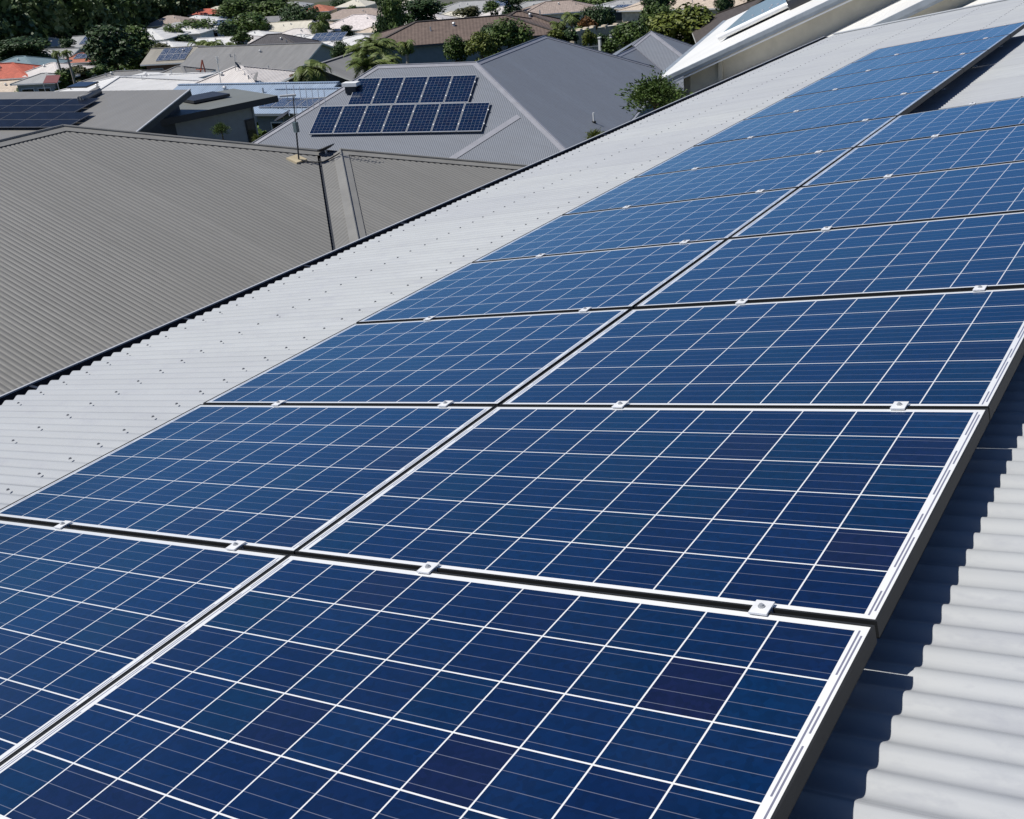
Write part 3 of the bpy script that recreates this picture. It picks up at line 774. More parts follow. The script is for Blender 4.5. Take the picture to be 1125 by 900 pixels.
# ------------------------------------------------------------------ white gabled house beyond our far eave, with a solar water heater
def white_house():
    Z = V(0, 0, 1)
    C0 = at_dist((720.5, 89), 23.5)
    def eave_err(a):
        b2 = V(-math.sin(a), math.cos(a), 0)
        return min(np.linalg.norm(proj(C0 + b2 * k) - V(799, 23)) for k in np.arange(1, 25, .1))
    az = min((eave_err(a), a) for a in np.arange(.05, .6, .01))[1]
    print("white house azimuth", az)
    H = V(math.cos(az), math.sin(az), 0); B2 = V(-math.sin(az), math.cos(az), 0)
    best = min(((abs(proj(C0 + B2 * s)[0] - 799), s) for s in np.arange(1, 14, .05)))
    Le = best[1]
    def rake_err(ph):
        r = H * math.cos(ph) + Z * math.sin(ph)
        return min(np.linalg.norm(proj(C0 + r * k) - V(900, 5.5)) for k in np.arange(1, 8, .05))
    ph = min((rake_err(a), a) for a in np.arange(.15, .8, .01))[1]
    rk = H * math.cos(ph) + Z * math.sin(ph); N = unit(np.cross(rk, B2)); RL = 6.5
    org = V(C0[0] + 2, C0[1] + 2, C0[2] - 3.5)
    t = thing("house", "white gabled house past our far eave with a solar water heater on its bright roof", "house", org)
    M = sheet_metal("white_roof_steel_bright", (0.80, 0.79, 0.76), True, 0.5, 0.19, 0.05, 0.015)
    ridge = C0 + rk * RL
    b = MB(); b.slab([C0, ridge, ridge + B2 * Le, C0 + B2 * Le], N, 0.02)
    rk2 = H * math.cos(ph) - Z * math.sin(ph); Nb = unit(np.cross(rk2, B2))
    b.slab([ridge, ridge + rk2 * RL, ridge + rk2 * RL + B2 * Le, ridge + B2 * Le], Nb, 0.06)
    roof = b.build("roof", M, t, origin=org)
    g = MB()   # grey barge board with a rolled edge along the rake, white trim under it
    for k, (h, wd) in enumerate(((0.055, 0.09), (0.15, 0.06))):
        g.bar(C0 - B2 * (0.03 - 0.01 * k) - N * h * .75, ridge - B2 * (0.03 - 0.01 * k) - N * h * .75, wd, 0.075, up=N)
    g.build("barge_board", plain("pale_slate_barge", (0.30, 0.335, 0.37), 0.45), roof, origin=org)
    g = MB(); g.bar(C0 - B2 * .012 - N * .185, ridge - B2 * .012 - N * .185, .04, .03, up=N); g.build("trim", M_WHITE, roof, origin=org)
    g = MB(); g.bar(C0 - V(0, 0, .07) - H * .06, C0 + B2 * Le - V(0, 0, .07) - H * .06, .12, .11); g.build("gutter", MATS["pale_slate_barge"], t, origin=org)
    w = MB()
    wl_ = 0.55; y0 = C0 + H * wl_ + B2 * .35
    def prof(off, a0=0.0):
        A = C0 + H * (wl_ + a0) + B2 * off; A[2] = C0[2] + math.tan(ph) * (wl_ + a0) - .10
        Bp = ridge + B2 * off - Z * .12; Ce = C0 + H * (2 * RL * math.cos(ph) - wl_) + B2 * off; Ce[2] = A[2]
        return [V(A[0], A[1], -9.5), V(Ce[0], Ce[1], -9.5), Ce, Bp, A]
    w.slab(prof(.30), -B2, .2); w.slab(prof(Le - .5), -B2, .2)
    A = prof(.3); B = prof(Le - .5)
    w.slab([A[0], A[4], B[4], B[0]], -H, .15); w.slab([A[1], A[2], B[2], B[1]], H, .15)
    w.build("wall", M_BEIGE, t, origin=org)
    # downpipe on the gable wall
    d0 = on_plane((792, 72), C0 + B2 * .28, -B2)
    q = MB(); q.box(d0 - B2 * .04 - Z * 1.62, (.09, .07, 3.6), (H, B2, Z)); q.build("downpipe", M_BEIGE, t, origin=org)
    q = MB(); d1 = on_plane((750, 100), C0 + B2 * .28, -B2); q.box(d1 - B2 * .03 - Z * 1.0, (.07, .06, 2.0), (H, B2, Z)); q.build("door_frame", M_DARKMETAL, t, origin=org)
    # lower roof in front of the gable wall
    Fw = C0 + B2 * .27
    A = on_plane((915, 36), Fw, B2); Bq = on_plane((988, 0), Fw, B2); dr = unit(Bq - A)
    Nf = unit(np.cross(dr, B2)); A0 = A - dr * 2.2; B0 = A + dr * 7
    edge = on_plane((990, 12), A, Nf); dep = (edge - A) @ (-B2)
    f = MB(); f.slab([A0 - B2 * dep, B0 - B2 * dep, B0, A0], Nf, .06)
    lr = f.build("lower_roof", M, t, origin=org)
    g = MB(); g.bar(A0 - B2 * (dep + .03) - Nf * .05, B0 - B2 * (dep + .03) - Nf * .05, .08, .10, up=Nf); g.bar(A0 - B2 * (dep) - Nf * .13, B0 - B2 * dep - Nf * .13, .05, .06, up=Nf)
    g.build("barge_board", MATS["pale_slate_barge"], lr, origin=org)
    w = MB(); P1 = A0 - B2 * (dep - .2); P2 = B0 - B2 * (dep - .2)
    w.slab([P1 - Nf * .06, P2 - Nf * .06, V(P2[0], P2[1], -9), V(P1[0], P1[1], -9)], -B2, .15); w.build("lower_wall", M_BEIGE, t, origin=org)
    f = MB(); off = dep + 2.0; f.slab([A0 - B2 * off - Nf * .45, B0 - B2 * off - Nf * .45, B0 - B2 * dep - Nf * .42, A0 - B2 * dep - Nf * .42], Nf, .06)
    f.build("awning", M, t, origin=org)
    # solar water heater: collector, header rail, insulated tank on top
    q0 = on_plane((793.5, 45.5), C0, N); q1 = on_plane((868, 10), C0, N); dx = rk; dy = B2
    L = np.linalg.norm(q1 - q0)
    tp = on_plane((838, 8.5), C0, N); Wd = (tp - q0) @ dy; print("collector", L, Wd, Le, ph)
    s = thing("solar_water_heater", "solar water heater with blue collector and dark tank on the white roof at top right", "water heater", q0)
    c = MB(); c.box(q0 + dx * L / 2 + dy * Wd / 2 + N * .10, (L, abs(Wd), .09), (dx, dy, N)); c.build("collector", plain("collector_glass", (0.07, 0.10, 0.15), 0.15, 0, .15, 2), s, origin=q0)
    c = MB(); sg = 1 if Wd > 0 else -1
    for a in np.linspace(.25, .95, 6): c.box(q0 + dx * L * a * .95 + dy * Wd * (.30 + .5 * a) * .55 + N * .15, (.05, .05, .02), (dx, dy, N))
    for a in (.55, .66, .78): c.box(q0 + dx * L * a + dy * Wd * .22 + N * .15, (.05, .05, .02), (dx, dy, N))
    c.build("fixing", M_WHITE, s, origin=q0)
    c = MB(); c.tube([q0 - dx * .05 - dy * sg * .07 + N * .11, q1 + dx * .6 - dy * sg * .07 + N * .11], .065, 12); c.build("header_rail", M_WHITE, s, origin=q0)
    tk = on_plane((874, 8), C0, N) + N * .10
    c = MB(); c.tube([tk - dx * .12, tk - dx * .08, tk + dx * 1.6, tk + dx * 1.64], [.20, .25, .25, .20], 20); c.build("tank", M_DARKMETAL, s, smooth=False, origin=q0)
    c = MB(); c.tube([tk - dx * .15, tk - dx * .12], .06, 10); c.build("tank_fitting", M_STEEL, s, origin=q0)
white_house()

# ================================================================== town below: houses, palms, trees
FARP = {}
def small_panel_mesh():
    if "m" in FARP: return FARP["m"]
    b = MB(); b.box((0.5, 0.8, .05), (.98, 1.62, .04), mat=0)
    for k in range(6):
        for j in range(10): pass
    b.box((.5, .8, .073), (.93, 1.57, .006), mat=1)
    mat = laminate_mat("far_laminate", 0.155, 6, 10, 0.035, 0.025, 1, 1.6, False, 0.03, False)
    me_o = b.build("solar_module", [plain("pale_frame", (0.42, 0.43, 0.45), 0.4, 0.2), mat]); me = me_o.data
    bpy.data.objects.remove(me_o); FARP["m"] = me; return me

def gable_house(label, px, az, L, W, wh, pitch, kind, rmat, wmat, D=None, ov=0.55, solar=None, sollabel=None, fascia=None, cap=None, win=2, cat="house", rise_off=0.0):
    T = math.tan(R(pitch)); rise = (W / 2 + ov) * T
    D, P = (D, at_dist(px, D)) if D else solve(px, wh + rise)
    gz = P[2] - wh - rise
    t = thing("house", label, cat, (P[0], P[1], gz), R(az))
    hx, hy = L / 2 + ov, W / 2 + ov
    b = MB(); z0, z1 = wh, wh + rise
    e = [V(-hx, -hy, z0), V(hx, -hy, z0), V(hx, hy, z0), V(-hx, hy, z0)]
    th = .16
    if kind == "hip":
        ins = min(hy, hx - 0.3); r0, r1 = V(-hx + ins, 0, z1), V(hx - ins, 0, z1)
    elif kind == "skillion":
        r0 = r1 = None
    else: r0, r1 = V(-hx, 0, z1), V(hx, 0, z1)
    if kind == "skillion":
        z1s = z0 + 2 * hy * T * 0.5
        tp = [V(-hx, -hy, z0), V(hx, -hy, z0), V(hx, hy, z1s), V(-hx, hy, z1s)]
        b.slab(tp, V(0, 0, 1), .22, 0, 1)
    else:
        n1 = unit(V(0, -T, 1)); n2 = unit(V(0, T, 1))
        b.add([e[0], e[1], r1, r0], [(0, 1, 2, 3)]); b.add([e[2], e[3], r0, r1], [(0, 1, 2, 3)])
        if kind == "hip":
            b.add([e[1], e[2], r1], [(0, 1, 2)]); b.add([e[3], e[0], r0], [(0, 1, 2)])
        lo = [p - V(0, 0, th) for p in e]
        for i in range(4):
            j = (i + 1) % 4
            if kind == "hip" or i in (0, 2): b.add([e[i], lo[i], lo[j], e[j]], [(0, 1, 2, 3)], 1)
        if kind == "hip": b.add(lo, [(0, 3, 2, 1)], 1)
        else:
            for a, rr, c in ((e[0], r0, e[3]), (e[1], r1, e[2])):
                dn = V(0, 0, th)
                b.add([a, rr, rr - dn, a - dn], [(0, 1, 2, 3)], 1); b.add([c, rr, rr - dn, c - dn], [(0, 1, 2, 3)], 1)
            b.add([lo[0], lo[1], r1 - V(0, 0, th), r0 - V(0, 0, th)], [(3, 2, 1, 0)], 1); b.add([lo[2], lo[3], r0 - V(0, 0, th), r1 - V(0, 0, th)], [(3, 2, 1, 0)], 1)
    roof = b.build("roof", [rmat, fascia or M_WHITE], t)
    if kind != "skillion" and (D < 260):
        c = MB(); c.bar(r0 + V(0, 0, .03), r1 + V(0, 0, .03), .34, .05)
        if kind == "hip":
            for a, rr in ((e[0], r0), (e[3], r0), (e[1], r1), (e[2], r1)): c.bar(a + V(0, 0, .03), rr + V(0, 0, .03), .30, .05)
        c.build("ridge_cap", cap or rmat, roof)
    if kind != "skillion" and L > 6:
        c = MB(); c.tube([(0, 0, -.12), (0, 0, .35)], .07, 6); pv = c.build("vent_pipe", M_STEEL, roof)
        for i_, (kx, ky) in enumerate(((random.uniform(-.3, .3) * L, -.45), (random.uniform(-.3, .3) * L, .4))):
            o = pv if i_ == 0 else pv.copy()
            if i_: COL.objects.link(o); o.parent = roof
            o.location = (kx, ky * hy, z1 - abs(ky) * hy * T)
        kx = random.uniform(-.2, .2) * L; zz = z1 - .3 * hy * T
        c = MB(); c.tube([(kx, -.3 * hy, zz - .1), (kx, -.3 * hy, zz + .12), (kx, -.3 * hy, zz + .22), (kx, -.3 * hy, zz + .32)], [.12, .12, .18, .06], 8)
        c.build("roof_ventilator", M_STEEL, roof)
    w = MB(); a, c_ = L / 2, W / 2
    if kind == "gable":
        zt = wh - .02 + ov * T
        prof = lambda x: [V(x, -c_, -3), V(x, c_, -3), V(x, c_, zt), V(x, 0, zt + c_ * T - .05), V(x, -c_, zt)]
        A, B = prof(-a), prof(a)
        w.add(A + B, [(0, 4, 3, 2, 1), (5, 6, 7, 8, 9), (0, 5, 9, 4), (1, 2, 7, 6), (4, 9, 8, 3), (2, 3, 8, 7)])
    else:
        zt = wh - .1
        w.box((0, 0, (zt - 3) / 2), (L, W, zt + 3))
        if kind == "skillion": w.box((0, W / 4, wh + W * T * .25 - .2), (L - .1, W * .48, W * T * .5))
    w.build("wall", wmat, t)
    if D < 420 and win:
        Pq = None
        for side in (-1, 1):
            for k in range(win):
                x = -L / 2 + (k + .5) * L / win + random.uniform(-.5, .5)
                if Pq is None:
                    q = MB(); q.box((0, 0, 0), (1.7, .10, 1.2)); Pq = q.build("window", M_WHITE, t)
                    q = MB(); q.box((0, -.04, 0), (1.52, .06, 1.02)); q.build("pane", M_GLASS, Pq); o = Pq
                else: o = copy_tree(Pq, t)
                o.location = (x, side * (W / 2 + .02), wh - 1.25); o.rotation_euler = (0, 0, 0 if side < 0 else math.pi)
    if solar:
        face, x0, s0, nx, ny = solar
        p = math.atan(T) if kind != "skillion" else math.atan(T * .5)
        mt = Matrix.Translation((P[0], P[1], gz)) @ Matrix.Rotation(R(az), 4, 'Z')
        if face > 0: mt = mt @ Matrix.Rotation(math.pi, 4, 'Z')
        for i in range(nx):
            for j in range(ny):
                o = bpy.data.objects.new("solar_module", small_panel_mesh()); COL.objects.link(o)
                o.matrix_world = mt @ Matrix.Translation((x0 + i * 1.02, -hy, z0)) @ Matrix.Rotation(p, 4, 'X') @ Matrix.Translation((0, s0 + j * 1.66, .03))
                tag(o, sollabel, "solar panel", sollabel)
    return t, D, P

SM = sheet_metal
W1 = SM("white_steel", (0.78, 0.77, 0.75)); W2 = SM("warm_white_steel", (0.74, 0.69, 0.65)); W3 = SM("cream_steel", (0.75, 0.70, 0.58))
G1 = SM("mid_grey_steel", (0.27, 0.265, 0.255)); G2 = SM("light_grey_steel", (0.42, 0.42, 0.41)); G3 = SM("dark_grey_steel", (0.11, 0.11, 0.115)); G4 = SM("sandy_grey_steel", (0.36, 0.335, 0.285))
GREEN = SM("teal_grey_steel", (0.22, 0.30, 0.33)); BLUE = SM("pale_blue_steel", (0.33, 0.41, 0.52), True, 0.35); RED = tile_roof("red_tile", (0.50, 0.12, 0.075)); TERR = tile_roof("terracotta_tile", (0.42, 0.15, 0.09))
BROWN = tile_roof("brown_tile", (0.150, 0.108, 0.088)); TAUPE = tile_roof("taupe_tile", (0.36, 0.29, 0.25)); DBROWN = tile_roof("dark_brown_tile", (0.075, 0.062, 0.056)); SALMON = tile_roof("faded_pink_tile", (0.72, 0.65, 0.63)); BEIGE = tile_roof("beige_tile", (0.58, 0.48, 0.38)); CHAR = tile_roof("charcoal_tile", (0.085, 0.08, 0.085))

HOUSES = [
 # label, pixel of the ridge middle, azimuth, length, width, wall height, pitch, kind, roof, wall, options
 ("pale beige tiled house at the left edge above the dark solar rows", (6, 88), 25, 14, 9, 2.8, 18, "hip", BEIGE, M_CREAM, dict(D=165)),
 ("bright red tiled roof at the far left edge below the forest", (6, 69.5), 28, 9, 7, 2.8, 20, "hip", RED, M_BLUEWALL, dict()),
 ("teal grey roofed house above the red roof at left", (22, 62), 22, 9.5, 8, 2.8, 18, "hip", GREEN, M_GREYWALL, dict()),
 ("white hip roofed house behind two little palms at left", (58, 69), 15, 6.5, 6.5, 2.8, 17, "hip", W2, M_CREAM, dict()),
 ("grey roofed house beside the big round tree, behind the little palms", (60, 54), 20, 8.5, 7, 2.8, 18, "gable", G2, M_GREYWALL, dict()),
 ("small orange tiled house with a panel just left of the big round tree", (90, 58.5), 22, 5, 5, 2.7, 18, "hip", TERR, M_CREAM, dict(solar=(-1, -.5, 1.2, 3, 1), sollabel="small blue panel on the orange tiled roof by the big tree")),
 ("white hip roof tucked against the forest at upper left", (51, 41), -20, 8.5, 8, 2.8, 17, "hip", W1, M_WHITE, dict()),
 ("cream roofed house under the forest edge left of the big tree", (90, 40), 30, 6.5, 7, 2.8, 17, "hip", W3, M_CREAM, dict()),
 ("grey house with a wide blue array behind the big round tree", (107, 38.5), 28, 8.5, 8, 3.4, 18, "gable", G2, M_WHITE, dict(solar=(-1, -2.2, 1.0, 6, 2), sollabel="blue panel in the array behind the big round tree")),
 ("wide white roofed house right of the big round tree", (160, 32), 22, 12.5, 10, 3.0, 16, "hip", W1, M_WHITE, dict()),
 ("narrow dark roofed house in front of the forest foot", (138, 32), 20, 8, 6, 2.7, 16, "gable", DBROWN, M_WHITE, dict()),
 ("bright white roof between the grey array house and olive tree", (140, 37), 24, 9, 7, 2.8, 15, "hip", W1, M_WHITE, dict()),
 ("white roof low behind the sandy grey roof's ridge", (182, 45.5), 20, 7, 6, 2.8, 15, "hip", W1, M_WHITE, dict(D=190)),
 ("small white roof above the charcoal roof's left hip", (281, 34), 24, 7, 6, 2.8, 15, "hip", W1, M_CREAM, dict()),
 ("white roof directly right of the charcoal roof's top", (330, 38), 20, 7, 6, 2.8, 15, "hip", W1, M_WHITE, dict(D=185)),
 ("pale roof between the hedge and the pink tiled roof", (447, 7), 24, 8, 7, 2.8, 15, "hip", W2, M_CREAM, dict()),
 ("white roof under the tiny red roof beside the rounded trees", (216, 17), 20, 8, 7, 2.8, 15, "hip", W1, M_WHITE, dict()),
 ("tan tiled house under the olive tree at the forest edge", (187, 17), 28, 10.5, 9, 2.8, 20, "hip", TAUPE, M_CREAM, dict()),
 ("white house with a dark panel patch in the upper left town", (233, 20.5), 18, 14, 11, 3.0, 16, "hip", W1, M_WHITE, dict(solar=(-1, 2.0, 2.0, 6, 2), sollabel="dark panel on the white roof in the upper left town")),
 ("little white house between two rounded trees and the palms", (206, 29), 25, 8, 7, 2.8, 16, "hip", W1, M_WHITE, dict()),
 ("small white gable roof right of the left palms", (242, 41), 22, 7.5, 6, 2.8, 16, "gable", W1, M_CREAM, dict()),
 ("tiny bright red roof at the edge of the forest", (227, 9.5), 20, 8, 6, 2.8, 20, "hip", RED, M_WHITE, dict()),
 ("cream roof peeping over trees beside the tiny red roof", (246, 6.5), 25, 13, 8, 2.8, 18, "hip", W3, M_CREAM, dict()),
 ("yellowish cream roofed house among the trees above the charcoal roof", (314, 24), 25, 10, 8, 3.0, 17, "gable", W3, M_CREAM, dict()),
 ("pale cream house with a low roof right behind the charcoal roof", (328, 31.5), 20, 9, 7, 2.8, 14, "hip", W2, M_CREAM, dict()),
 ("charcoal tiled hip roof rising behind the long grey roof", (301, 37.5), 28, 11, 9, 3.0, 23, "hip", CHAR, M_GREYWALL, dict(fascia=M_DARKWALL)),
 ("white roofed house with twin blue arrays right of the charcoal roof", (345, 38.5), 22, 10.5, 9.5, 3.0, 14, "hip", W1, M_WHITE, dict(solar=(-1, 0.2, 2.6, 5, 2), sollabel="blue panel on the white roof right of the charcoal roof")),
 ("low white house in front of the pink tiled roof", (395, 38.5), 14, 8.5, 8, 3.0, 12, "hip", W1, M_WHITE, dict()),
 ("faded pink tiled hip roof in the middle of the town", (395, 16), 20, 13.5, 11, 3.0, 19, "hip", SALMON, M_CREAM, dict()),
 ("small peach roofed house just left of the brown tiled house", (424, 25.5), 10, 8, 6, 2.7, 18, "hip", BEIGE, M_CREAM, dict()),
 ("taupe tiled roof behind the faded pink roof", (392, 9.5), 22, 16, 9, 2.8, 18, "hip", TAUPE, M_CREAM, dict()),
 ("orange tiled roof among trees at the top, left of centre", (350, 5), 22, 7.5, 7, 2.8, 19, "hip", TERR, M_CREAM, dict()),
 ("cream rendered house at the top edge above the pink roof", (391, -1), 18, 8, 8, 3.4, 18, "hip", W3, M_CREAM, dict()),
 ("white and grey hip roof directly behind the brown tiled house", (470, 14), 24, 11.5, 11, 3.2, 20, "hip", W2, M_WHITE, dict()),
 ("grey roofed house with a blue patch at the top centre", (522, 1), 24, 18, 11, 3.0, 15, "hip", G2, M_GREYWALL, dict(solar=(-1, 3, 2, 5, 2), sollabel="blue panel on the grey roof at the top centre")),
 ("grey hip roof at the top, between brown tiles and white house", (590, 1), 35, 14.5, 10, 3.0, 18, "hip", G2, M_GREYWALL, dict()),
 ("pinkish tiled roof behind the grey hip at the top", (612, 1), 35, 12, 8, 3.0, 18, "hip", TAUPE, M_CREAM, dict(D=190)),
 ("big bright white flat roofed house with palms before it", (629, 6), 14, 12.5, 12, 3.6, 8, "hip", W1, M_WHITE, dict()),
 ("verandah house with dark solar rows at the top right of centre", (688, 0), 12, 12, 9, 3.0, 12, "hip", G2, M_DARKWALL, dict(fascia=M_SAND, solar=(-1, -5.6, .5, 11, 1), sollabel="dark panel along the verandah house's roof edge")),
 ("dark brown tiled roof showing behind the white gabled house", (850, -6), 28, 11, 11, 3.0, 22, "hip", DBROWN, M_BRICK, dict(D=85)),
 ("pale tan building at the top behind the bright green tree", (765, -3), 10, 18, 9, 4.0, 10, "hip", BEIGE, M_SAND, dict(D=150)),
 ("sandy grey roofed house with two blue arrays, left of centre", (196, 52), 25, 6.6, 7.0, 3.0, 20, "gable", G4, M_BRICK, dict(D=158, solar=(-1, -1.9, .7, 4, 2), sollabel="bright blue panel on the sandy grey roof")),
 ("low grey hip roof in front of the sandy grey roof", (197, 73), 15, 4, 4.2, 2.4, 18, "hip", G1, M_DARKWALL, dict(D=125)),
 ("long mid grey roofed house with white end fascia behind the dish roof", (285, 49.5), 17, 16, 12, 3.2, 17, "gable", G1, M_GREYWALL, dict(D=142)),
 ("dark gabled shed in shadow left of the palm clump", (367, 65), 103, 6, 6.5, 3.6, 20, "gable", G1, M_DARKWALL, dict(D=104)),
 ("long brown tiled hip roofed house with grey blue walls behind the palms", (506, 20.5), 37, 16.0, 8.0, 3.8, 17, "hip", BROWN, M_BLUEWALL, dict(D=100, fascia=M_DARKWALL, cap=DBROWN, win=0)),
 ("brown tiled wing at the right end of the brown house", (570, 12.5), 37, 7.0, 7.0, 3.6, 19, "hip", BROWN, M_BLUEWALL, dict(D=104, fascia=M_DARKWALL, cap=DBROWN)),
 ("white hip roof with one dark skylight left of the pink dish roof", (129, 84.5), -12, 11, 16, 3.0, 10, "hip", W1, M_GREYWALL, dict(D=114)),
 ("white flat roof between the skylight roof and the dish roof", (172, 82), 8, 9, 6, 3.0, 6, "hip", W1, M_WHITE, dict(D=122)),
 ("grey low roof in front of the big round tree", (140, 78), 20, 8, 5, 2.8, 12, "hip", G1, M_GREYWALL, dict(D=135)),
 ("pinkish white roofed house with two satellite dishes in the left middle", (262, 73), 18, 9.5, 10.5, 3.6, 17, "hip", W2, M_WHITE, dict(D=110, win=3)),
 ("pale blue roofed house beyond the antenna mast", (282, 92.0), 14, 12.5, 5.5, 3.2, 15, "gable", BLUE, M_BLUEWALL, dict(D=84, fascia=M_BLUEWALL)),
 ("pale blue patio roof behind the mast carrying dark panels", (352, 97.5), 14, 6.0, 7.5, 2.8, 11, "gable", BLUE, M_BLUEWALL, dict(D=78, fascia=M_BLUEWALL, solar=(-1, -3.0, .9, 5, 1), sollabel="dark panel on the pale blue patio roof")),
 ("small white roof left of the olive tree, under the forest", (120, 36), 24, 8, 7, 2.8, 16, "hip", W1, M_WHITE, dict()),
 ("grey and white roof between the olive tree and wide white roof", (196, 24.5), 20, 9, 7, 2.8, 16, "hip", G2, M_WHITE, dict()),
 ("small grey roof standing among trees above the yellowish cream roof", (306, 17.5), 24, 6, 5, 2.8, 16, "gable", G1, M_CREAM, dict()),
 ("white roof just above the long grey roof's middle", (268, 39), 22, 7, 6, 2.8, 15, "hip", W2, M_WHITE, dict()),
 ("cream roof with a grey wall behind the dark hedge at top", (455, -2), 20, 9, 8, 2.8, 16, "hip", W3, M_CREAM, dict()),
 ("cream roof right behind the brown tiled ridge's middle", (497, 12.5), 22, 8, 7, 2.8, 16, "hip", W3, M_CREAM, dict()),
 ("pale roof behind the brown house's right half", (552, 7), 26, 9, 8, 2.8, 16, "hip", W2, M_CREAM, dict()),
 ("grey roof between the taupe and orange roofs at the top", (322, 2), 24, 9, 7, 2.8, 16, "hip", G2, M_GREYWALL, dict()),
 ("peach roof low in the gap left of the pink tiled roof", (352, 23.5), 22, 8, 7, 2.7, 15, "hip", BEIGE, M_CREAM, dict()),
 ("light grey roof at the left between the beige roof and little palms", (48, 80.5), 24, 5, 4.5, 2.6, 15, "hip", G2, M_GREYWALL, dict()),
]
HREC = {}
for lab, px, az, L, W, wh, pitch, kind, rm, wm, opt in HOUSES:
    HREC[lab] = gable_house(lab, px, az, L, W, wh, pitch, kind, rm, wm, **opt)
    print("%4d %4d D=%5.1f Lpx=%4d  %s" % (*px, HREC[lab][1], L * FOC / HREC[lab][1], lab))

# ------------------------------------------------------------------ skillion pair behind the olive ridge
def skillion_pair():
    az = R(14); H = V(math.cos(az), math.sin(az), 0); B2 = V(-math.sin(az), math.cos(az), 0); Z = V(0, 0, 1)
    # left roof: rises away from us, raking right edge overhanging a dark gable wall
    tr = at_dist((209, 98.5), 60); p = R(8.5)
    S = B2 * math.cos(p) + Z * math.sin(p); N = unit(np.cross(H, S))
    br = on_plane((156, 146), tr, N)
    wdt = (tr - br) @ S; sk = (br - tr) @ H
    tl = tr - H * 15; bl = br - H * 15
    br2, bl2 = br - S * 2.0, bl - S * 2.0
    org = V((tr[0] + bl[0]) / 2, (tr[1] + bl[1]) / 2, tr[2] - 5)
    t = thing("house", "house with a mid grey skillion roof and dark raking edge behind the olive ridge", "house", org)
    M = SM("grey_skillion_steel", (0.215, 0.21, 0.20), True, .5, .19, .05, .008)
    b = MB(); b.slab([tr + S * 0, tl, bl2, br2], N, .30, 0, 1)
    rf = b.build("roof", [M, M_DARKMETAL], t, origin=org)
    b = MB(); b.bar(tr + N * .02, br2 + N * .02, .10, .05, up=N); b.build("barge_capping", M_GLIP, rf, origin=org)
    w = MB(); q = [tr - H * .9 - Z * .3, br2 - H * .9 - Z * .3]
    w.slab([q[0], V(q[0][0], q[0][1], -16), V(q[1][0], q[1][1], -16), q[1]], H, .2)
    q2 = [tl + H * .4 - Z * .3, bl2 + H * .4 - Z * .3]
    w.slab([q2[1], V(q2[1][0], q2[1][1], -16), V(q2[0][0], q2[0][1], -16), q2[0]], -H, .2)
    w.slab([q[1], V(q[1][0], q[1][1], -16), V(q2[1][0], q2[1][1], -16), q2[1]], -B2, .2); w.slab([q2[0], V(q2[0][0], q2[0][1], -16), V(q[0][0], q[0][1], -16), q[0]], B2, .2)
    w.build("wall", M_DARKWALL, t, origin=org)
    # two rows of dark panels
    k = 0
    Wn = 1.67; Dp = 1.0
    for row, (px, n, txt) in enumerate((((82, 123), 7, "upper"), ((74, 139.5), 7, "lower"))):
        a = on_plane(px, tr + N * .18, N)
        for i in range(n):
            for j in range(2):
                o = bpy.data.objects.new("solar_module", dark_panel()); COL.objects.link(o)
                c = a - H * (i + 1) * Wn + S * j * (Dp + .02)
                o.matrix_world = Matrix(((H[0], S[0], N[0], c[0]), (H[1], S[1], N[1], c[1]), (H[2], S[2], N[2], c[2]), (0, 0, 0, 1)))
                lb = "dark solar panel in the %s pair of rows on the grey skillion roof" % txt
                tag(o, lb, "solar panel", lb)
    hv = on_plane((100, 108.5), tr, N)
    h = thing("water_tank", "short grey roof tank lying beside the dark solar rows", "tank", hv)
    q = MB(); q.tube([hv - S * .75 + N * .2, hv + S * .75 + N * .2], .19, 14); q.build("tank", G1, h, origin=hv)
    q = MB(); q.box(hv + N * .08, (.34, 1.5, .12), (H, S, N)); q.build("cradle", M_DARKMETAL, h, origin=hv)
    # right wing: lower flat roof with deep dark eave, pale grey wall with a door-like window
    z = at_dist((292, 104), 62)[2]
    A = at_z((203, 126), z - .1); D_ = at_z((305, 105), z - .1); az2 = math.atan2((D_ - A)[1], (D_ - A)[0])
    H2 = unit(D_ - A); B3 = V(-H2[1], H2[0], 0)
    L = np.linalg.norm(D_ - A); dep = 4.6
    org2 = V(A[0], A[1], z - 5)
    t2 = thing("house", "pale grey walled house with a low dark edged roof behind the olive ridge", "house", org2)
    b = MB(); A1 = A - H2 * 2.5
    sl = V(0, 0, .06)
    b.slab([A1, D_, D_ + B3 * dep + sl, A1 + B3 * dep + sl], unit(V(0, 0, 1)), .34, 0, 1)
    b.build("roof", [SM("green_grey_steel", (0.19, 0.20, 0.185), True, .5, .19, .05, .008), M_DARKMETAL], t2, origin=org2)
    b = MB(); c = (A1 + D_) / 2 + B3 * (dep * .66) + V(0, 0, .16) + H2 * 1.3; b.box(c, (2.2, 1.8, .14), (H2, B3, Z)); b.build("roof_upstand", M_DARKMETAL, t2, origin=org2)
    w = MB(); a = A1 + H2 * .6 + B3 * .8; e = D_ - H2 * 1.15 + B3 * .8
    c = (a + e) / 2 + B3 * (dep - 1.6) / 2; w.box(V(c[0], c[1], z - .46 - 5), (np.linalg.norm(e - a), dep - 1.6, 10), (H2, B3, Z)); w.build("wall", M_GREYWALL, t2, origin=org2)
    wp = on_plane((276.5, 147), a, B3)
    q = MB(); q.box(V(wp[0], wp[1], wp[2] - .9) - B3 * .02, (.55, .10, 3.4), (H2, B3, Z)); wi = q.build("window", M_DARKMETAL, t2, origin=org2)
    q = MB(); q.box(V(wp[0], wp[1], wp[2] - .9) - B3 * .06, (.45, .06, 3.25), (H2, B3, Z)); q.build("pane", M_GLASS, wi, origin=org2)
    dpp = e - B3 * .05 - H2 * .1
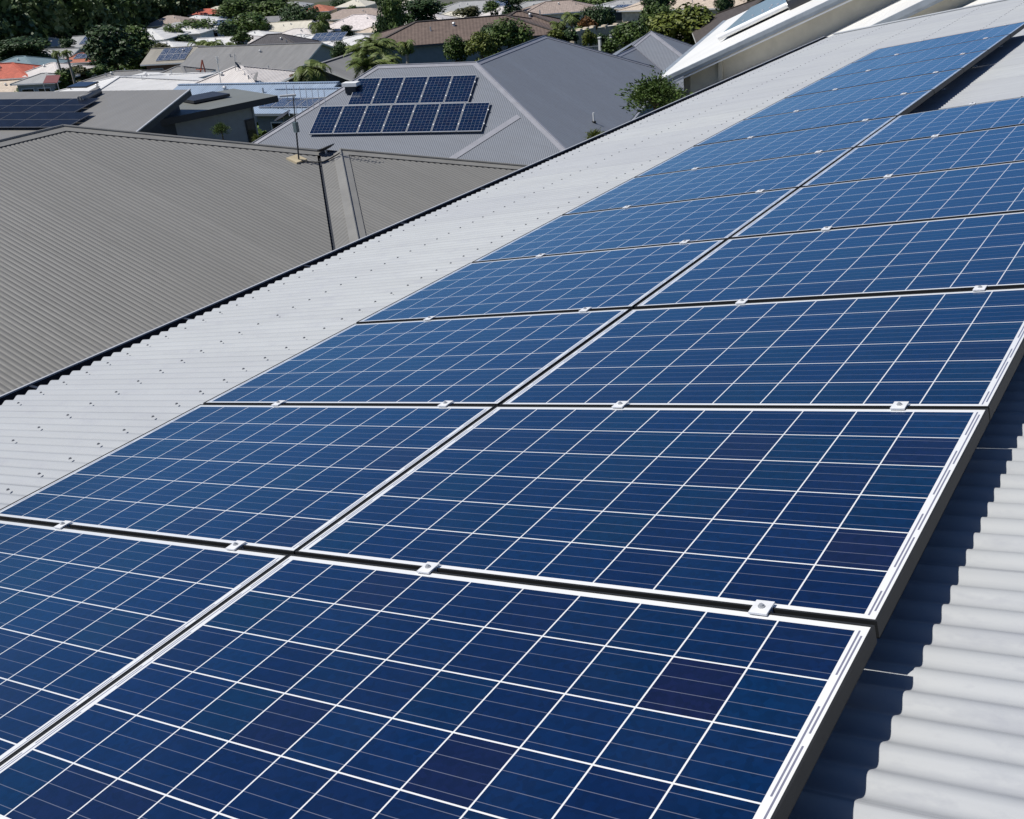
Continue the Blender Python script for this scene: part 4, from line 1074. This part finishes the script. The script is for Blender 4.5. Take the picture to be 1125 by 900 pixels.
    q = MB(); q.tube([V(dpp[0], dpp[1], z - .5), V(dpp[0], dpp[1], z - 6)], .05, 8); q.build("downpipe", M_GREYWALL, t2, origin=org2)
def dark_panel():
    if "d" in FARP: return FARP["d"]
    b = MB(); b.box((.82, .5, -.02), (1.65, .99, .04), mat=0); b.box((.82, .5, .002), (1.61, .95, .006), mat=1)
    o = b.build("solar_module", [plain("grey_frame", (0.20, 0.21, 0.24), 0.4, .2), plain("dark_blue_panel", (0.008, 0.012, 0.024), 0.4, 0, .3, 1.5, 0.12)])
    me = o.data; bpy.data.objects.remove(o); FARP["d"] = me; return me
skillion_pair()

# ------------------------------------------------------------------ dishes, aerials, odd structures in the town
def dish_thing(px, label, r, normal, mat, D, pole):
    P = at_dist(px, D) - V(0, 0, pole)
    m = thing("satellite_dish", label, "satellite dish", P)
    build_dish(m, P, r, normal, mat, pole)
dish_thing((280.5, 84.5), "larger round grey dish on the pinkish white roof, near its right end", .46, V(-.3, -.55, .45), plain("grey_dish", (0.20, .2, .2), .5), 106, .55)
dish_thing((261.5, 72), "smaller dark dish on the ridge of the pinkish white roof", .36, V(.7, .5, .5), M_DARKMETAL, 108, .5)
dish_thing((310, 127), "dark dish with a feed arm on the pale blue roof beside the mast", .60, V(-.3, -.3, .85), M_DARKMETAL, 74, .8)
def whip(px0, px1, D, label, mat):
    a, b = at_dist(px0, D), at_dist(px1, D); m = thing("antenna", label, "antenna", a)
    q = MB(); q.tube([a - V(0, 0, .4), b], .03, 6); q.build("mast", mat, m, origin=a)
    q = MB()
    for k in range(5): c = b - V(0, 0, .12 * k + .04); q.tube([c - V(.18 - .02 * k, .1, 0), c + V(.18 - .02 * k, .1, 0)], .012, 5)
    q.build("aerial", mat, m, origin=a)
whip((242.5, 92), (238, 62), 104, "thin pale mast in front of the pinkish white roof", M_WHITE)
whip((258, 73), (257.5, 59), 109, "thin grey aerial behind the smaller dish", M_STEEL)
whip((156, 90), (155.5, 83), 113, "little aerial on the white hip roof", M_STEEL)
def a_frame():
    P = at_dist((219, 83), 124); m = thing("frame_stand", "brick red A shaped frame standing beside the pinkish white roof", "frame", P)
    q = MB(); tp = at_dist((222, 66), 124)
    for dx in (-.55, .95): q.bar(P + V(dx, dx * .2, -1.5), tp, .12, .12)
    q.build("leg", M_TERRA, m, origin=P)
    q = MB(); q.bar(P + V(-.3, 0, .6), P + V(.55, .1, .6), .08, .08); q.build("crossbar", M_TERRA, m, origin=P)
a_frame()
sk = HREC["white hip roof with one dark skylight left of the pink dish roof"]
def skylight():
    P = at_dist((91, 94), 108.5); m = thing("skylight", "dark glazed skylight set on the white hip roof", "skylight", P, R(14))
    q = MB(); q.box((0, 0, .05), (2.2, 1.7, .10)); q.build("frame", M_DARKMETAL, m)
    q = MB(); q.box((0, 0, .105), (2.0, 1.5, .02)); q.build("pane", M_GLASS, m)
    m.rotation_euler = (R(5), 0, R(14))
skylight()
def retaining():
    for i, (x0, y0, x1, y1, h, D, lab) in enumerate(((630, 50, 652, 52, 1.7, 95, "pale sandstone retaining wall left of the orange shrub"), (652, 47, 690, 44, 1.9, 98, "stepped sandstone retaining wall below the verandah house"))):
        a, b = at_dist((x0, y0), D), at_dist((x1, y1), D + 2)
        b[2] = a[2]
        m = thing("retaining_wall", lab, "wall", (a + b) / 2 - V(0, 0, 1.5))
        o_ = (a + b) / 2 - V(0, 0, 1.5)
        q = MB(); q.bar(a - V(0, 0, .4), b - V(0, 0, .4), .35, h + 1.2); q.build("masonry", M_SAND, m, origin=o_)
        q = MB(); q.bar(a + V(0, 0, h / 2 + .24), b + V(0, 0, h / 2 + .24), .45, .08); q.build("coping", M_CREAM, m, origin=o_)
        for k in range(4):
            c = a + (b - a) * (k / 3); q = MB(); q.box(c - V(0, 0, .3), (.42, .42, h + 1.4)); q.build("pier", M_SAND, m, origin=o_)
    for i, (x, y, lab) in enumerate(((659, 49, "white post left of the two, above the blue grey roof"), (671.5, 46, "white post right of the two, above the blue grey roof"))):
        P = at_dist((x, y), 84); m = thing("post", lab, "post", P - V(0, 0, 1.4))
        q = MB(); q.box(P - V(0, 0, .5), (.18, .18, 1.7)); q.build("shaft", M_WHITE, m, origin=P - V(0, 0, 1.4))
        q = MB(); q.box(P + V(0, 0, .5), (.24, .24, .08)); q.build("post_cap", M_WHITE, m, origin=P - V(0, 0, 1.4))
    a, b = at_dist((643, 52), 84), at_dist((659, 54), 84); b[2] = a[2]
    m = thing("balustrade", "low grey balustrade beside the white posts", "railing", (a + b) / 2); o_ = (a + b) / 2
    q = MB(); q.bar(a, b, .06, .08)
    q.bar(a - V(0, 0, .9), b - V(0, 0, .9), .06, .06); q.build("rail", M_GREYWALL, m, origin=o_)
    q = MB()
    for k in np.linspace(0, 1, 9): c = a + (b - a) * k; q.box(c - V(0, 0, .5), (.04, .04, .9))
    q.build("baluster", M_GREYWALL, m, origin=o_)
retaining()
def awning_red():
    P = at_dist((57, 93), 122); m = thing("awning", "dark red awning at the left behind the white skylight roof", "awning", P)
    q = MB(); q.slab([P + V(-.8, -.4, .2), P + V(.8, .1, .2), P + V(.5, .9, .8), P + V(-1.1, .4, .8)], V(0, 0, 1), .06); q.build("canvas", plain("dark_red_canvas", (.14, .015, .025), .7), m, origin=P)
    q = MB(); q.tube([P + V(-.8, -.4, .2), P + V(-.8, -.4, -2)], .04, 6); q.tube([P + V(.8, .1, .2), P + V(.8, .1, -2)], .04, 6); q.build("pole", M_STEEL, m, origin=P)
awning_red()

# ------------------------------------------------------------------ trees
def leaf_quads(centers, normals_bias, size, elong=1.7, rs=None):
    rs = rs or rng; n = len(centers)
    nrm = rs.normal(size=(n, 3)); nrm[:, 2] = np.abs(nrm[:, 2]) * 0.8 + 0.15
    if normals_bias is not None: nrm = nrm * 0.7 + normals_bias * 1.0
    nrm /= np.linalg.norm(nrm, axis=1, keepdims=True)
    a = rs.normal(size=(n, 3)); x = np.cross(nrm, a); x /= np.linalg.norm(x, axis=1, keepdims=True); y = np.cross(nrm, x)
    s = size * rs.uniform(.6, 1.35, (n, 1))
    L, Wd = s * elong / 2, s / 2
    v = np.stack([centers - x * L, centers - y * Wd + nrm * s * .12, centers + x * L, centers + y * Wd + nrm * s * .12], 1).reshape(-1, 3)
    return v, np.arange(4 * n).reshape(-1, 4)
def crown_points(n, rs, lobes=16, flat=1.0, base=0.0):
    """points through lobes spread over an uneven ellipsoid inside the unit box (z 0..1)"""
    th = rs.uniform(0, 2 * np.pi, lobes); zz = rs.uniform(-.75, 1, lobes)
    rr = np.sqrt(np.clip(1 - zz ** 2, 0, 1)) * rs.uniform(.35, .80, lobes)
    c = np.stack([np.cos(th) * rr * .5, np.sin(th) * rr * .5, .5 + zz * .33 * rs.uniform(.7, 1.0, lobes)], 1)
    c[0] = (0, 0, .55)
    rad = rs.uniform(.13, .24, lobes); rad[0] = .3
    w = rad ** 2 / (rad ** 2).sum()
    k = rs.choice(lobes, n, p=w)
    d = rs.normal(size=(n, 3)); d /= np.linalg.norm(d, axis=1, keepdims=True)
    r = rad[k][:, None] * (rs.uniform(0.25, 1, (n, 1)) ** .45)
    p = c[k] + d * r
    p[:, 2] = np.clip(p[:, 2], 0.02, 1.05)
    return p, d
CROWN = {}
def crown_mesh(kind, var):
    key = (kind, var)
    if key in CROWN: return CROWN[key]
    rs = np.random.default_rng(100 + var + 17 * len(kind))
    if kind == "near":
        CROWN[key] = spray_crown(var); return CROWN[key]
    n, size, lobes, el = {"far": (1500, .062, 16, 1.5), "mid": (3600, .043, 22, 1.7), "near": (3000, .060, 22, 3.4), "shrub": (900, .085, 12, 1.6)}[kind]
    p, d = crown_points(n, rs, lobes)
    v, q = leaf_quads(p, d, size, el, rs)
    CROWN[key] = (v, q); return CROWN[key]
def spray_crown(var):
    """open crown: branchlets reaching outwards with narrow leaves along them"""
    rs = np.random.default_rng(70 + var); C_, D_ = [], []
    for k in range(240):
        th = rs.uniform(0, 6.283); el = rs.uniform(-.3, 1.5); d = np.array((math.cos(th) * math.cos(el), math.sin(th) * math.cos(el), math.sin(el)))
        L = rs.uniform(.30, .54); p0 = np.array((0, 0, .42)) + rs.normal(0, .07, 3)
        for u in np.linspace(.35, 1.0, 15):
            C_.append(p0 + d * L * u + np.array((0, 0, .06 * math.sin(u * 3))) + rs.normal(0, .022, 3)); D_.append(d)
    C_, D_ = np.array(C_), np.array(D_); n = len(C_)
    x = D_ + rs.normal(0, .75, (n, 3)); x /= np.linalg.norm(x, axis=1, keepdims=True)
    y = np.cross(x, rs.normal(size=(n, 3))); y /= np.linalg.norm(y, axis=1, keepdims=True); z = np.cross(x, y)
    L = rs.uniform(.045, .085, (n, 1)); W_ = L * .20
    v = np.stack([C_, C_ + x * L * .5 - y * W_ + z * L * .05, C_ + x * L, C_ + x * L * .5 + y * W_ + z * L * .05], 1).reshape(-1, 3)
    return v, np.arange(4 * n).reshape(-1, 4)
CR_DATA = {}
def crown_data(kind, var, mat):
    k = (kind, var, mat.name)
    if k not in CR_DATA:
        v, q = crown_mesh(kind, var); o = fast_mesh("crown", v, q, mat); CR_DATA[k] = o.data; bpy.data.objects.remove(o)
    return CR_DATA[k]
TRUNK = {}
def trunk_data(var):
    if var in TRUNK: return TRUNK[var]
    rs = np.random.default_rng(5 + var); b = MB()
    b.tube([(0, 0, -.6), (0, 0, 0), (rs.normal(0, .03), rs.normal(0, .03), .35), (0, 0, .62)], [.075, .055, .042, .02], 8)
    for i in range(6):
        a = rs.uniform(0, 6.28); z = rs.uniform(.2, .45); r = rs.uniform(.2, .36)
        b.tube([(0, 0, z), (r * .45 * math.cos(a), r * .45 * math.sin(a), z + .14), (r * math.cos(a), r * math.sin(a), z + .3)], [.03, .02, .007], 6)
    o = b.build("trunk", M_BARK); TRUNK[var] = o.data; bpy.data.objects.remove(o); return TRUNK[var]
def tree(label, x, ytop, ybot, wpx, mat, kind="mid", D=None, cat="tree", name="tree", group=None, depth=1.0, stem=.22):
    """crown spans ytop..ybot in a line of sight and is wpx wide there; stem is the bare share below the crown"""
    def size(Dq):
        return wpx * Dq / FOC * 1.02, (ybot - ytop) * Dq / FOC * 1.05
    if D is None:
        r = ray((x, ybot)); k = math.hypot(r[0], r[1])
        for Dq in np.arange(30, 700, .5):
            w, h = size(Dq); P = CAM + r * Dq / k
            if P[2] <= ground_z(P[0], P[1]) + stem * h: break
        D = Dq
    w, h = size(D)
    P = at_dist((x, ybot), D)
    gz = min(float(ground_z(P[0], P[1])), P[2] - .1)
    t = thing(name, label, cat, (P[0], P[1], gz), random.uniform(0, 6.28), group)
    var = random.randrange(6)
    c = bpy.data.objects.new("crown", crown_data(kind, var, mat)); COL.objects.link(c); c.parent = t
    zc = P[2] - gz
    c.location = (0, 0, zc); c.scale = (w * 1.06, w * 1.06 * depth, h * 1.04)
    if kind != "near" and zc > .4 * h:
        c2 = bpy.data.objects.new("crown", crown_data(kind, (var + 1) % 6, mat)); COL.objects.link(c2); c2.parent = t
        c2.location = (0, 0, .05 * h); c2.scale = (w * 1.15, w * 1.1, zc + .45 * h); c2.rotation_euler = (0, 0, 1.7)
    tr = bpy.data.objects.new("trunk", trunk_data(var)); COL.objects.link(tr); tr.parent = t
    tr.location = (0, 0, (P[2] - gz) * 1.0 - .02); tr.scale = (w * .8, w * .8, max(h, .5))
    if P[2] - gz > .3:
        b = MB(); b.tube([(0, 0, -.5), (0, 0, P[2] - gz + .1)], [w * .055, w * .045], 8); b.build("lower_trunk", M_BARK, t)
    return t

TREES = [
 ("largest round dark tree, between the white roofs and the orange tiled house", 129, 40, 83, 58, F_DARK, "mid", 168, 1),
 ("lighter green tree leaning out behind the largest round tree", 156, 37, 68, 38, F_MID, "mid", 178, 1),
 ("compact rounded tree left of the pair in the middle of the white roofs", 192, 31, 50, 25, F_MID, "mid", None, 1),
 ("taller rounded tree right of the compact one among white roofs", 218, 23, 43, 36, F_MID, "mid", None, 1),
 ("low dark hedge tree under the compact rounded tree", 203, 40, 52, 30, F_DARK, "far", None, 1),
 ("olive brown tree at the forest foot above the tan roof", 168, 11, 26, 34, F_OLIVE, "mid", 330, 1),
 ("dark shrubby tree in front of the tan roof's left end", 163, 22, 34, 34, F_DARK, "far", None, 1),
 ("wide tree behind the white house with the dark panel patch", 262, 4, 22, 44, F_MID, "mid", None, 1),
 ("broad tree below the wide one, left of the cream roofs", 273, 19, 48, 46, F_MID, "mid", None, 1),
 ("dark tree left of the cream roof, over the charcoal roof", 285, 22, 46, 24, F_DARK, "mid", None, 1),
 ("tall dark tree right of the yellowish cream roof", 331, 8, 38, 40, F_DARK, "mid", None, 1),
 ("sunlit tree above the yellowish cream roof", 307, 3, 24, 46, F_MID, "mid", None, 1),
 ("tree at the very top between forest and orange roof", 292, -6, 10, 44, F_DARK, "mid", None, 1),
 ("small dark tree right of the orange tiled roof at the top", 373, 1, 15, 23, F_DARK, "mid", None, 1),
 ("feathery tree between taupe and pink roofs", 389, 8, 20, 15, F_MID, "far", None, 1),
 ("tree at the top above the pink roof's right half", 408, -6, 10, 28, F_MID, "mid", None, 1),
 ("tall narrow tree beside the pink roof's right end", 436, -4, 30, 24, F_MID, "mid", 150, 1),
 ("dark hedge between the narrow tree and the white hip roof", 463, 0, 20, 46, F_DARK, "mid", 165, 1),
 ("flowering shrub behind the brown tiled ridge", 515, 8, 21, 32, F_OLIVE, "far", 130, 1),
 ("dark bushes in front of the low white house", 404, 27, 41, 30, F_DARK, "far", None, 1),
 ("dark tree at left of the palm clump", 377, 46, 70, 20, F_DARK, "mid", 108, 1),
 ("dense dark tree before the brown house's wall", 502, 42, 72, 28, F_MID, "mid", 84, 1),
 ("sunlit bush right of the dense dark tree by the brown house", 530, 40, 66, 32, F_BRIGHT, "mid", 80, 1),
 ("dark bushy tree in front of the brown house's right wing", 560, 24, 58, 44, F_MID, "mid", 82, 1),
 ("darker tree squeezed left of the brown wing's bush", 541, 28, 55, 26, F_DARK, "mid", 84, 1),
 ("yellow green shrub at the corner of the brown house", 612, 32, 48, 22, F_BRIGHT, "shrub", 92, 1),
 ("dark shrub between the sandstone wall and the corner palms", 625, 33, 50, 22, F_DARK, "shrub", 93, 1),
 ("tall dark tree before the big white house", 655, 7, 34, 26, F_DARK, "mid", 106, 1),
 ("dark tree right of the tall one, under the verandah roof", 669, 12, 34, 18, F_DARK, "mid", 108, 1),
 ("rusty orange shrub in front of the big white house", 645, 20, 38, 18, F_RUST, "shrub", 98, 1),
 ("yellow shrub standing before the sandstone wall", 648, 34, 53, 16, F_BRIGHT, "shrub", 90, 1),
 ("green bank of shrubs left of the wing gable", 690, 27, 56, 46, F_MID, "mid", 84, 1),
 ("bright round tree behind the wing's gable, right of centre", 758, 11, 54, 76, F_BRIGHT, "mid", 88, 1),
 ("darker tree left of the bright round tree", 722, 8, 40, 40, F_MID, "mid", 98, 1),
 ("dark tree above the darker tree, at the top", 722, -8, 20, 34, F_DARK, "mid", 120, 1),
 ("thin tree in front of the pale tan building", 794, -6, 20, 20, F_DARK, "mid", 110, 1),
 ("dark trees over the dark brown tiled roof at top right", 822, -10, 4, 24, F_DARK, "mid", 105, 1),
 ("small shrub left of the teal roof by the red roof", 24, 71, 90, 22, F_MID, "shrub", None, 1),
 ("shrub right of the small shrub, before the white hip roof", 37, 74, 84, 18, F_OLIVE, "shrub", None, 1),
 ("green hedge line under the forest at far left", 26, 44, 62, 52, F_DARK, "mid", 200, 1),
 ("yellow green bush in front of the largest round tree", 88, 75, 88, 26, F_OLIVE, "shrub", 160, 1),
 ("bushy shrub right of the little palms at left", 72, 78, 91, 22, F_MID, "shrub", 150, 1),
 ("thin shrub beside the sandy grey roof's top", 178, 50, 64, 22, F_OLIVE, "far", 172, 1),
 ("dark shrubs under the left palms", 225, 52, 66, 30, F_DARK, "shrub", None, 1),
 ("dark tree right of the small white hip roof tucked against the forest", 76, 44, 55, 18, F_DARK, "far", 215, 1),
 ("green bush left of the sandy grey roof, behind its eave", 172, 58, 72, 16, F_MID, "far", 168, 1),
 ("dark tree between the dark panel patch house and the charcoal roof", 254, 27, 42, 24, F_DARK, "far", 205, 1),
 ("green tree touching the charcoal roof's left hip", 268, 36, 50, 22, F_MID, "far", 175, 1),
 ("small tree at the pink roof's left hip", 357, 15, 26, 15, F_MID, "far", 215, 1),
 ("bush between the low white house and the pink roof", 383, 28, 38, 14, F_DARK, "far", 190, 1),
 ("bush at the left corner of the white and grey hip roof", 444, 18, 30, 14, F_MID, "far", 165, 1),
 ("tree between the brown house and the pale roof behind it", 540, 3, 16, 20, F_MID, "far", 150, 1),
 ("dark tree left of the grey hip roof at the top", 563, -8, 8, 24, F_DARK, "mid", 190, 1),
 ("green tree over the pinkish tiled roof at the top", 630, -8, 5, 30, F_MID, "mid", 215, 1),
 ("low green shrubs around the two white posts", 672, 44, 60, 22, F_MID, "shrub", 82, 1),
 ("dark green bush between the posts and the sandstone wall", 662, 38, 50, 16, F_DARK, "shrub", 95, 1),
 ("bush between the largest round tree and the skylight roof", 112, 74, 87, 24, F_MID, "shrub", 148, 1),
 ("tall tree at the top between the cream house and narrow tree", 424, -12, 12, 26, F_DARK, "mid", 175, 1),
 ("garden shrub at the right of the long grey roof", 322, 84, 97, 12, F_RUST, "shrub", 108, 1),
]
for lab, x, yt, yb, wpx, mat, kind, D, _ in TREES:
    tree(lab, x, yt, yb, wpx, mat, kind, D)
# leafy tree below
tree("leafy tree below the white gabled house's near corner, against the blue grey slope", 722, 88, 136, 66, F_MID, "near", 21.0)
tree("tip of a green shrub poking above our eave below the white vent pipe", 655, 144, 162, 22, F_BRIGHT, "near", 19.5, cat="shrub", name="shrub")
tree("small leafy plant against the pale grey wall behind the olive ridge", 245, 137, 152, 17, F_MID, "near", 52, cat="plant", name="plant")
tree("tiny bright plant at the foot of the pale grey wall's window", 283, 149, 160, 9, F_BRIGHT, "near", 50, cat="plant", name="plant")

# palms
def palm_crown(var, mat, droop, nf=26, fan=False):
    rs = np.random.default_rng(40 + var); Vv = []; Q = []; o = 0
    for f in range(nf):
        a = 2 * np.pi * f / nf + rs.normal(0, .2); el = rs.uniform(-.15, 1.25); L = rs.uniform(.8, 1.1) * .55
        n = 9; d = np.array((math.cos(a), math.sin(a), 0)); spine = []
        ang = el; p = np.zeros(3)
        for i in range(n):
            spine.append(p.copy()); p = p + (d * math.cos(ang) + np.array((0, 0, 1)) * math.sin(ang)) * L / (n - 1); ang -= droop * rs.uniform(.7, 1.2) / (n - 1) * (1 + i * .12)
        side = np.array((-d[1], d[0], 0))
        for i in range(1, n):
            for sd in (-1, 1):
                for sub in (0.0, .5):
                    c = spine[i - 1] + (spine[i] - spine[i - 1]) * (.5 + sub); tdir = unit(spine[i] - spine[i - 1])
                    ll = L * (.36 if fan else .30) * math.sin(math.pi * min(.96, (i + .6) / (n + .6))) ** .6
                    tip = c + (side * sd * .85 + tdir * .55 + np.array((0, 0, -.28 - rs.uniform(0, .25)))) * ll
                    wv = tdir * L * .034
                    Vv += [c - wv, c + wv, tip + wv * .3, tip - wv * .3]; Q.append((o, o + 1, o + 2, o + 3)); o += 4
    return np.array(Vv), np.array(Q)
PALM = {}
def palm(label, x, ytop, ybase, wpx, D, mat=None, droop=1.9, trunk_r=.16, group=None):
    mat = mat or F_PALM; var = random.randrange(4)
    key = (var, mat.name, droop)
    if key not in PALM:
        v, q = palm_crown(var, mat, droop); o = fast_mesh("crown", v, q, mat); PALM[key] = o.data; bpy.data.objects.remove(o)
    w = wpx * D / FOC
    hub = at_dist((x, ytop), D) - V(0, 0, w * .30); base = at_dist((x, ybase), D)
    gz = min(float(ground_z(hub[0], hub[1])), base[2])
    t = thing("palm_tree", label, "palm", (hub[0], hub[1], gz), random.uniform(0, 6), group)
    c = bpy.data.objects.new("crown", PALM[key]); COL.objects.link(c); c.parent = t; c.location = (0, 0, hub[2] - gz); c.scale = (w, w, w)
    b = MB(); hh = hub[2] - gz
    b.tube([(0, 0, -.5), (.05, 0, hh * .5), (0, 0, hh + .05)], [trunk_r * 1.15, trunk_r * .9, trunk_r * .7], 8); b.build("trunk", M_PALMBARK, t)
PALMS = [
 ("small palm left of the pair before the white hip roof", 60, 54, 78, 12, 150, 1.7),
 ("small palm right of the pair before the white hip roof", 71.5, 53.5, 77, 13, 148, 1.7),
 ("drooping palm left of three above the long grey roof", 218, 40, 62, 30, 160, 2.4),
 ("tallest drooping palm of the three above the long grey roof", 233, 39, 66, 32, 158, 2.4),
 ("drooping palm right of the three, by the little white gable", 250, 43, 64, 26, 162, 2.4),
 ("palm with red flowers beside the tall dark tree and cream roof", 348, 19, 38, 28, 185, 2.3),
 ("short spreading palm at the right end of the dish roof", 338, 62, 97, 48, 98, 1.9),
 ("pale green palm in front of the clump left of the brown house", 397, 46, 92, 38, 70, 1.1),
 ("tallest palm of the clump left of the brown house", 408, 38, 88, 44, 74, 1.1),
 ("bushy palm at the clump's right, by the brown house's corner", 419, 43, 88, 36, 77, 1.1),
 ("palm low down inside the clump left of the brown house", 401, 60, 95, 42, 68, 1.0),
 ("leaning palm low at the clump's right edge", 414, 63, 95, 36, 69, 1.0),
 ("dark low palm behind the clump's right side", 430, 58, 80, 22, 80, 1.6),
 ("slender palm against the brown house's left wall", 444, 40, 75, 28, 84, 2.4),
 ("palm standing before the brown house's right wing", 548, 27, 62, 28, 86, 2.0),
 ("slim palm before the white house, its crown against the roof", 627, 11, 40, 28, 100, 1.8),
 ("shorter palm left of the slim one at the brown house's corner", 612, 21, 45, 22, 99, 1.8),
 ("low palm right of the slim one, by the orange shrub", 636, 26, 44, 16, 98, 2.0),
]
for lab, x, yt, yb, wpx, D, dr in PALMS: palm(lab, x, yt, yb, wpx, D, droop=dr)

# forest on the valley side: far more trees than one could count
def forest():
    rs = np.random.default_rng(3); Vs, Qs, o = [], [], 0
    base = [crown_points(520, rs, 14) for _ in range(8)]
    n = 0
    for d in np.arange(120, 560, 6.0):
        toe = np.interp(d, [-60, 60, 110, 165, 260, 420, 900], [-400, -260, -150, -103, -103, -112, -140])
        for s in np.arange(toe - 2, toe - 190, -6.5):
            dd, ss = d + rs.uniform(-2.6, 2.6), s + rs.uniform(-2.6, 2.6)
            x, y = CAM[0] + HEAD[0] * dd + SIDE[0] * ss, CAM[1] + HEAD[1] * dd + SIDE[1] * ss
            z = float(ground_z(x, y)); px = proj((x, y, z + 5))
            if px[0] < -60 or px[0] > 330 or px[1] < -40 or px[1] > 75: continue
            w = rs.uniform(6, 11.5); h = w * rs.uniform(.8, 1.35)
            P, Dn = base[rs.integers(8)]
            a = rs.uniform(0, 6.28); ca, sa = math.cos(a), math.sin(a)
            Pt = np.stack([(P[:, 0] * ca - P[:, 1] * sa) * w, (P[:, 0] * sa + P[:, 1] * ca) * w, P[:, 2] * h], 1) + (x, y, z + rs.uniform(.5, 3.5))
            v, q = leaf_quads(Pt, Dn, .95, 1.4, rs); Vs.append(v); Qs.append(q + o); o += len(v); n += 1
    ob = fast_mesh("forest", np.concatenate(Vs), np.concatenate(Qs), F_FOREST); ob["kind"] = "stuff"
    print("forest trees", n)
forest()
def undergrowth():
    """low garden greenery filling the gaps between the houses"""
    rs = np.random.default_rng(9); n = 9000
    d = rs.uniform(62, 330, n); s = rs.uniform(-1, 1, n) * (40 + d * .55)
    x, y = CAM[0] + HEAD[0] * d + SIDE[0] * s, CAM[1] + HEAD[1] * d + SIDE[1] * s
    k = 30
    c = np.stack([x, y, ground_z(x, y)], 1)
    r = rs.uniform(.5, 1.6, (n, 1))
    dirs = rs.normal(size=(n, k, 3)); dirs /= np.linalg.norm(dirs, axis=2, keepdims=True); dirs[:, :, 2] = np.abs(dirs[:, :, 2])
    P = (c[:, None, :] + dirs * r[:, None, :] * rs.uniform(.5, 1, (n, k, 1)))
    v, q = leaf_quads(P.reshape(-1, 3), dirs.reshape(-1, 3), .5, 1.5, rs)
    o = fast_mesh("undergrowth", v, q, F_MID); o["kind"] = "stuff"
undergrowth()
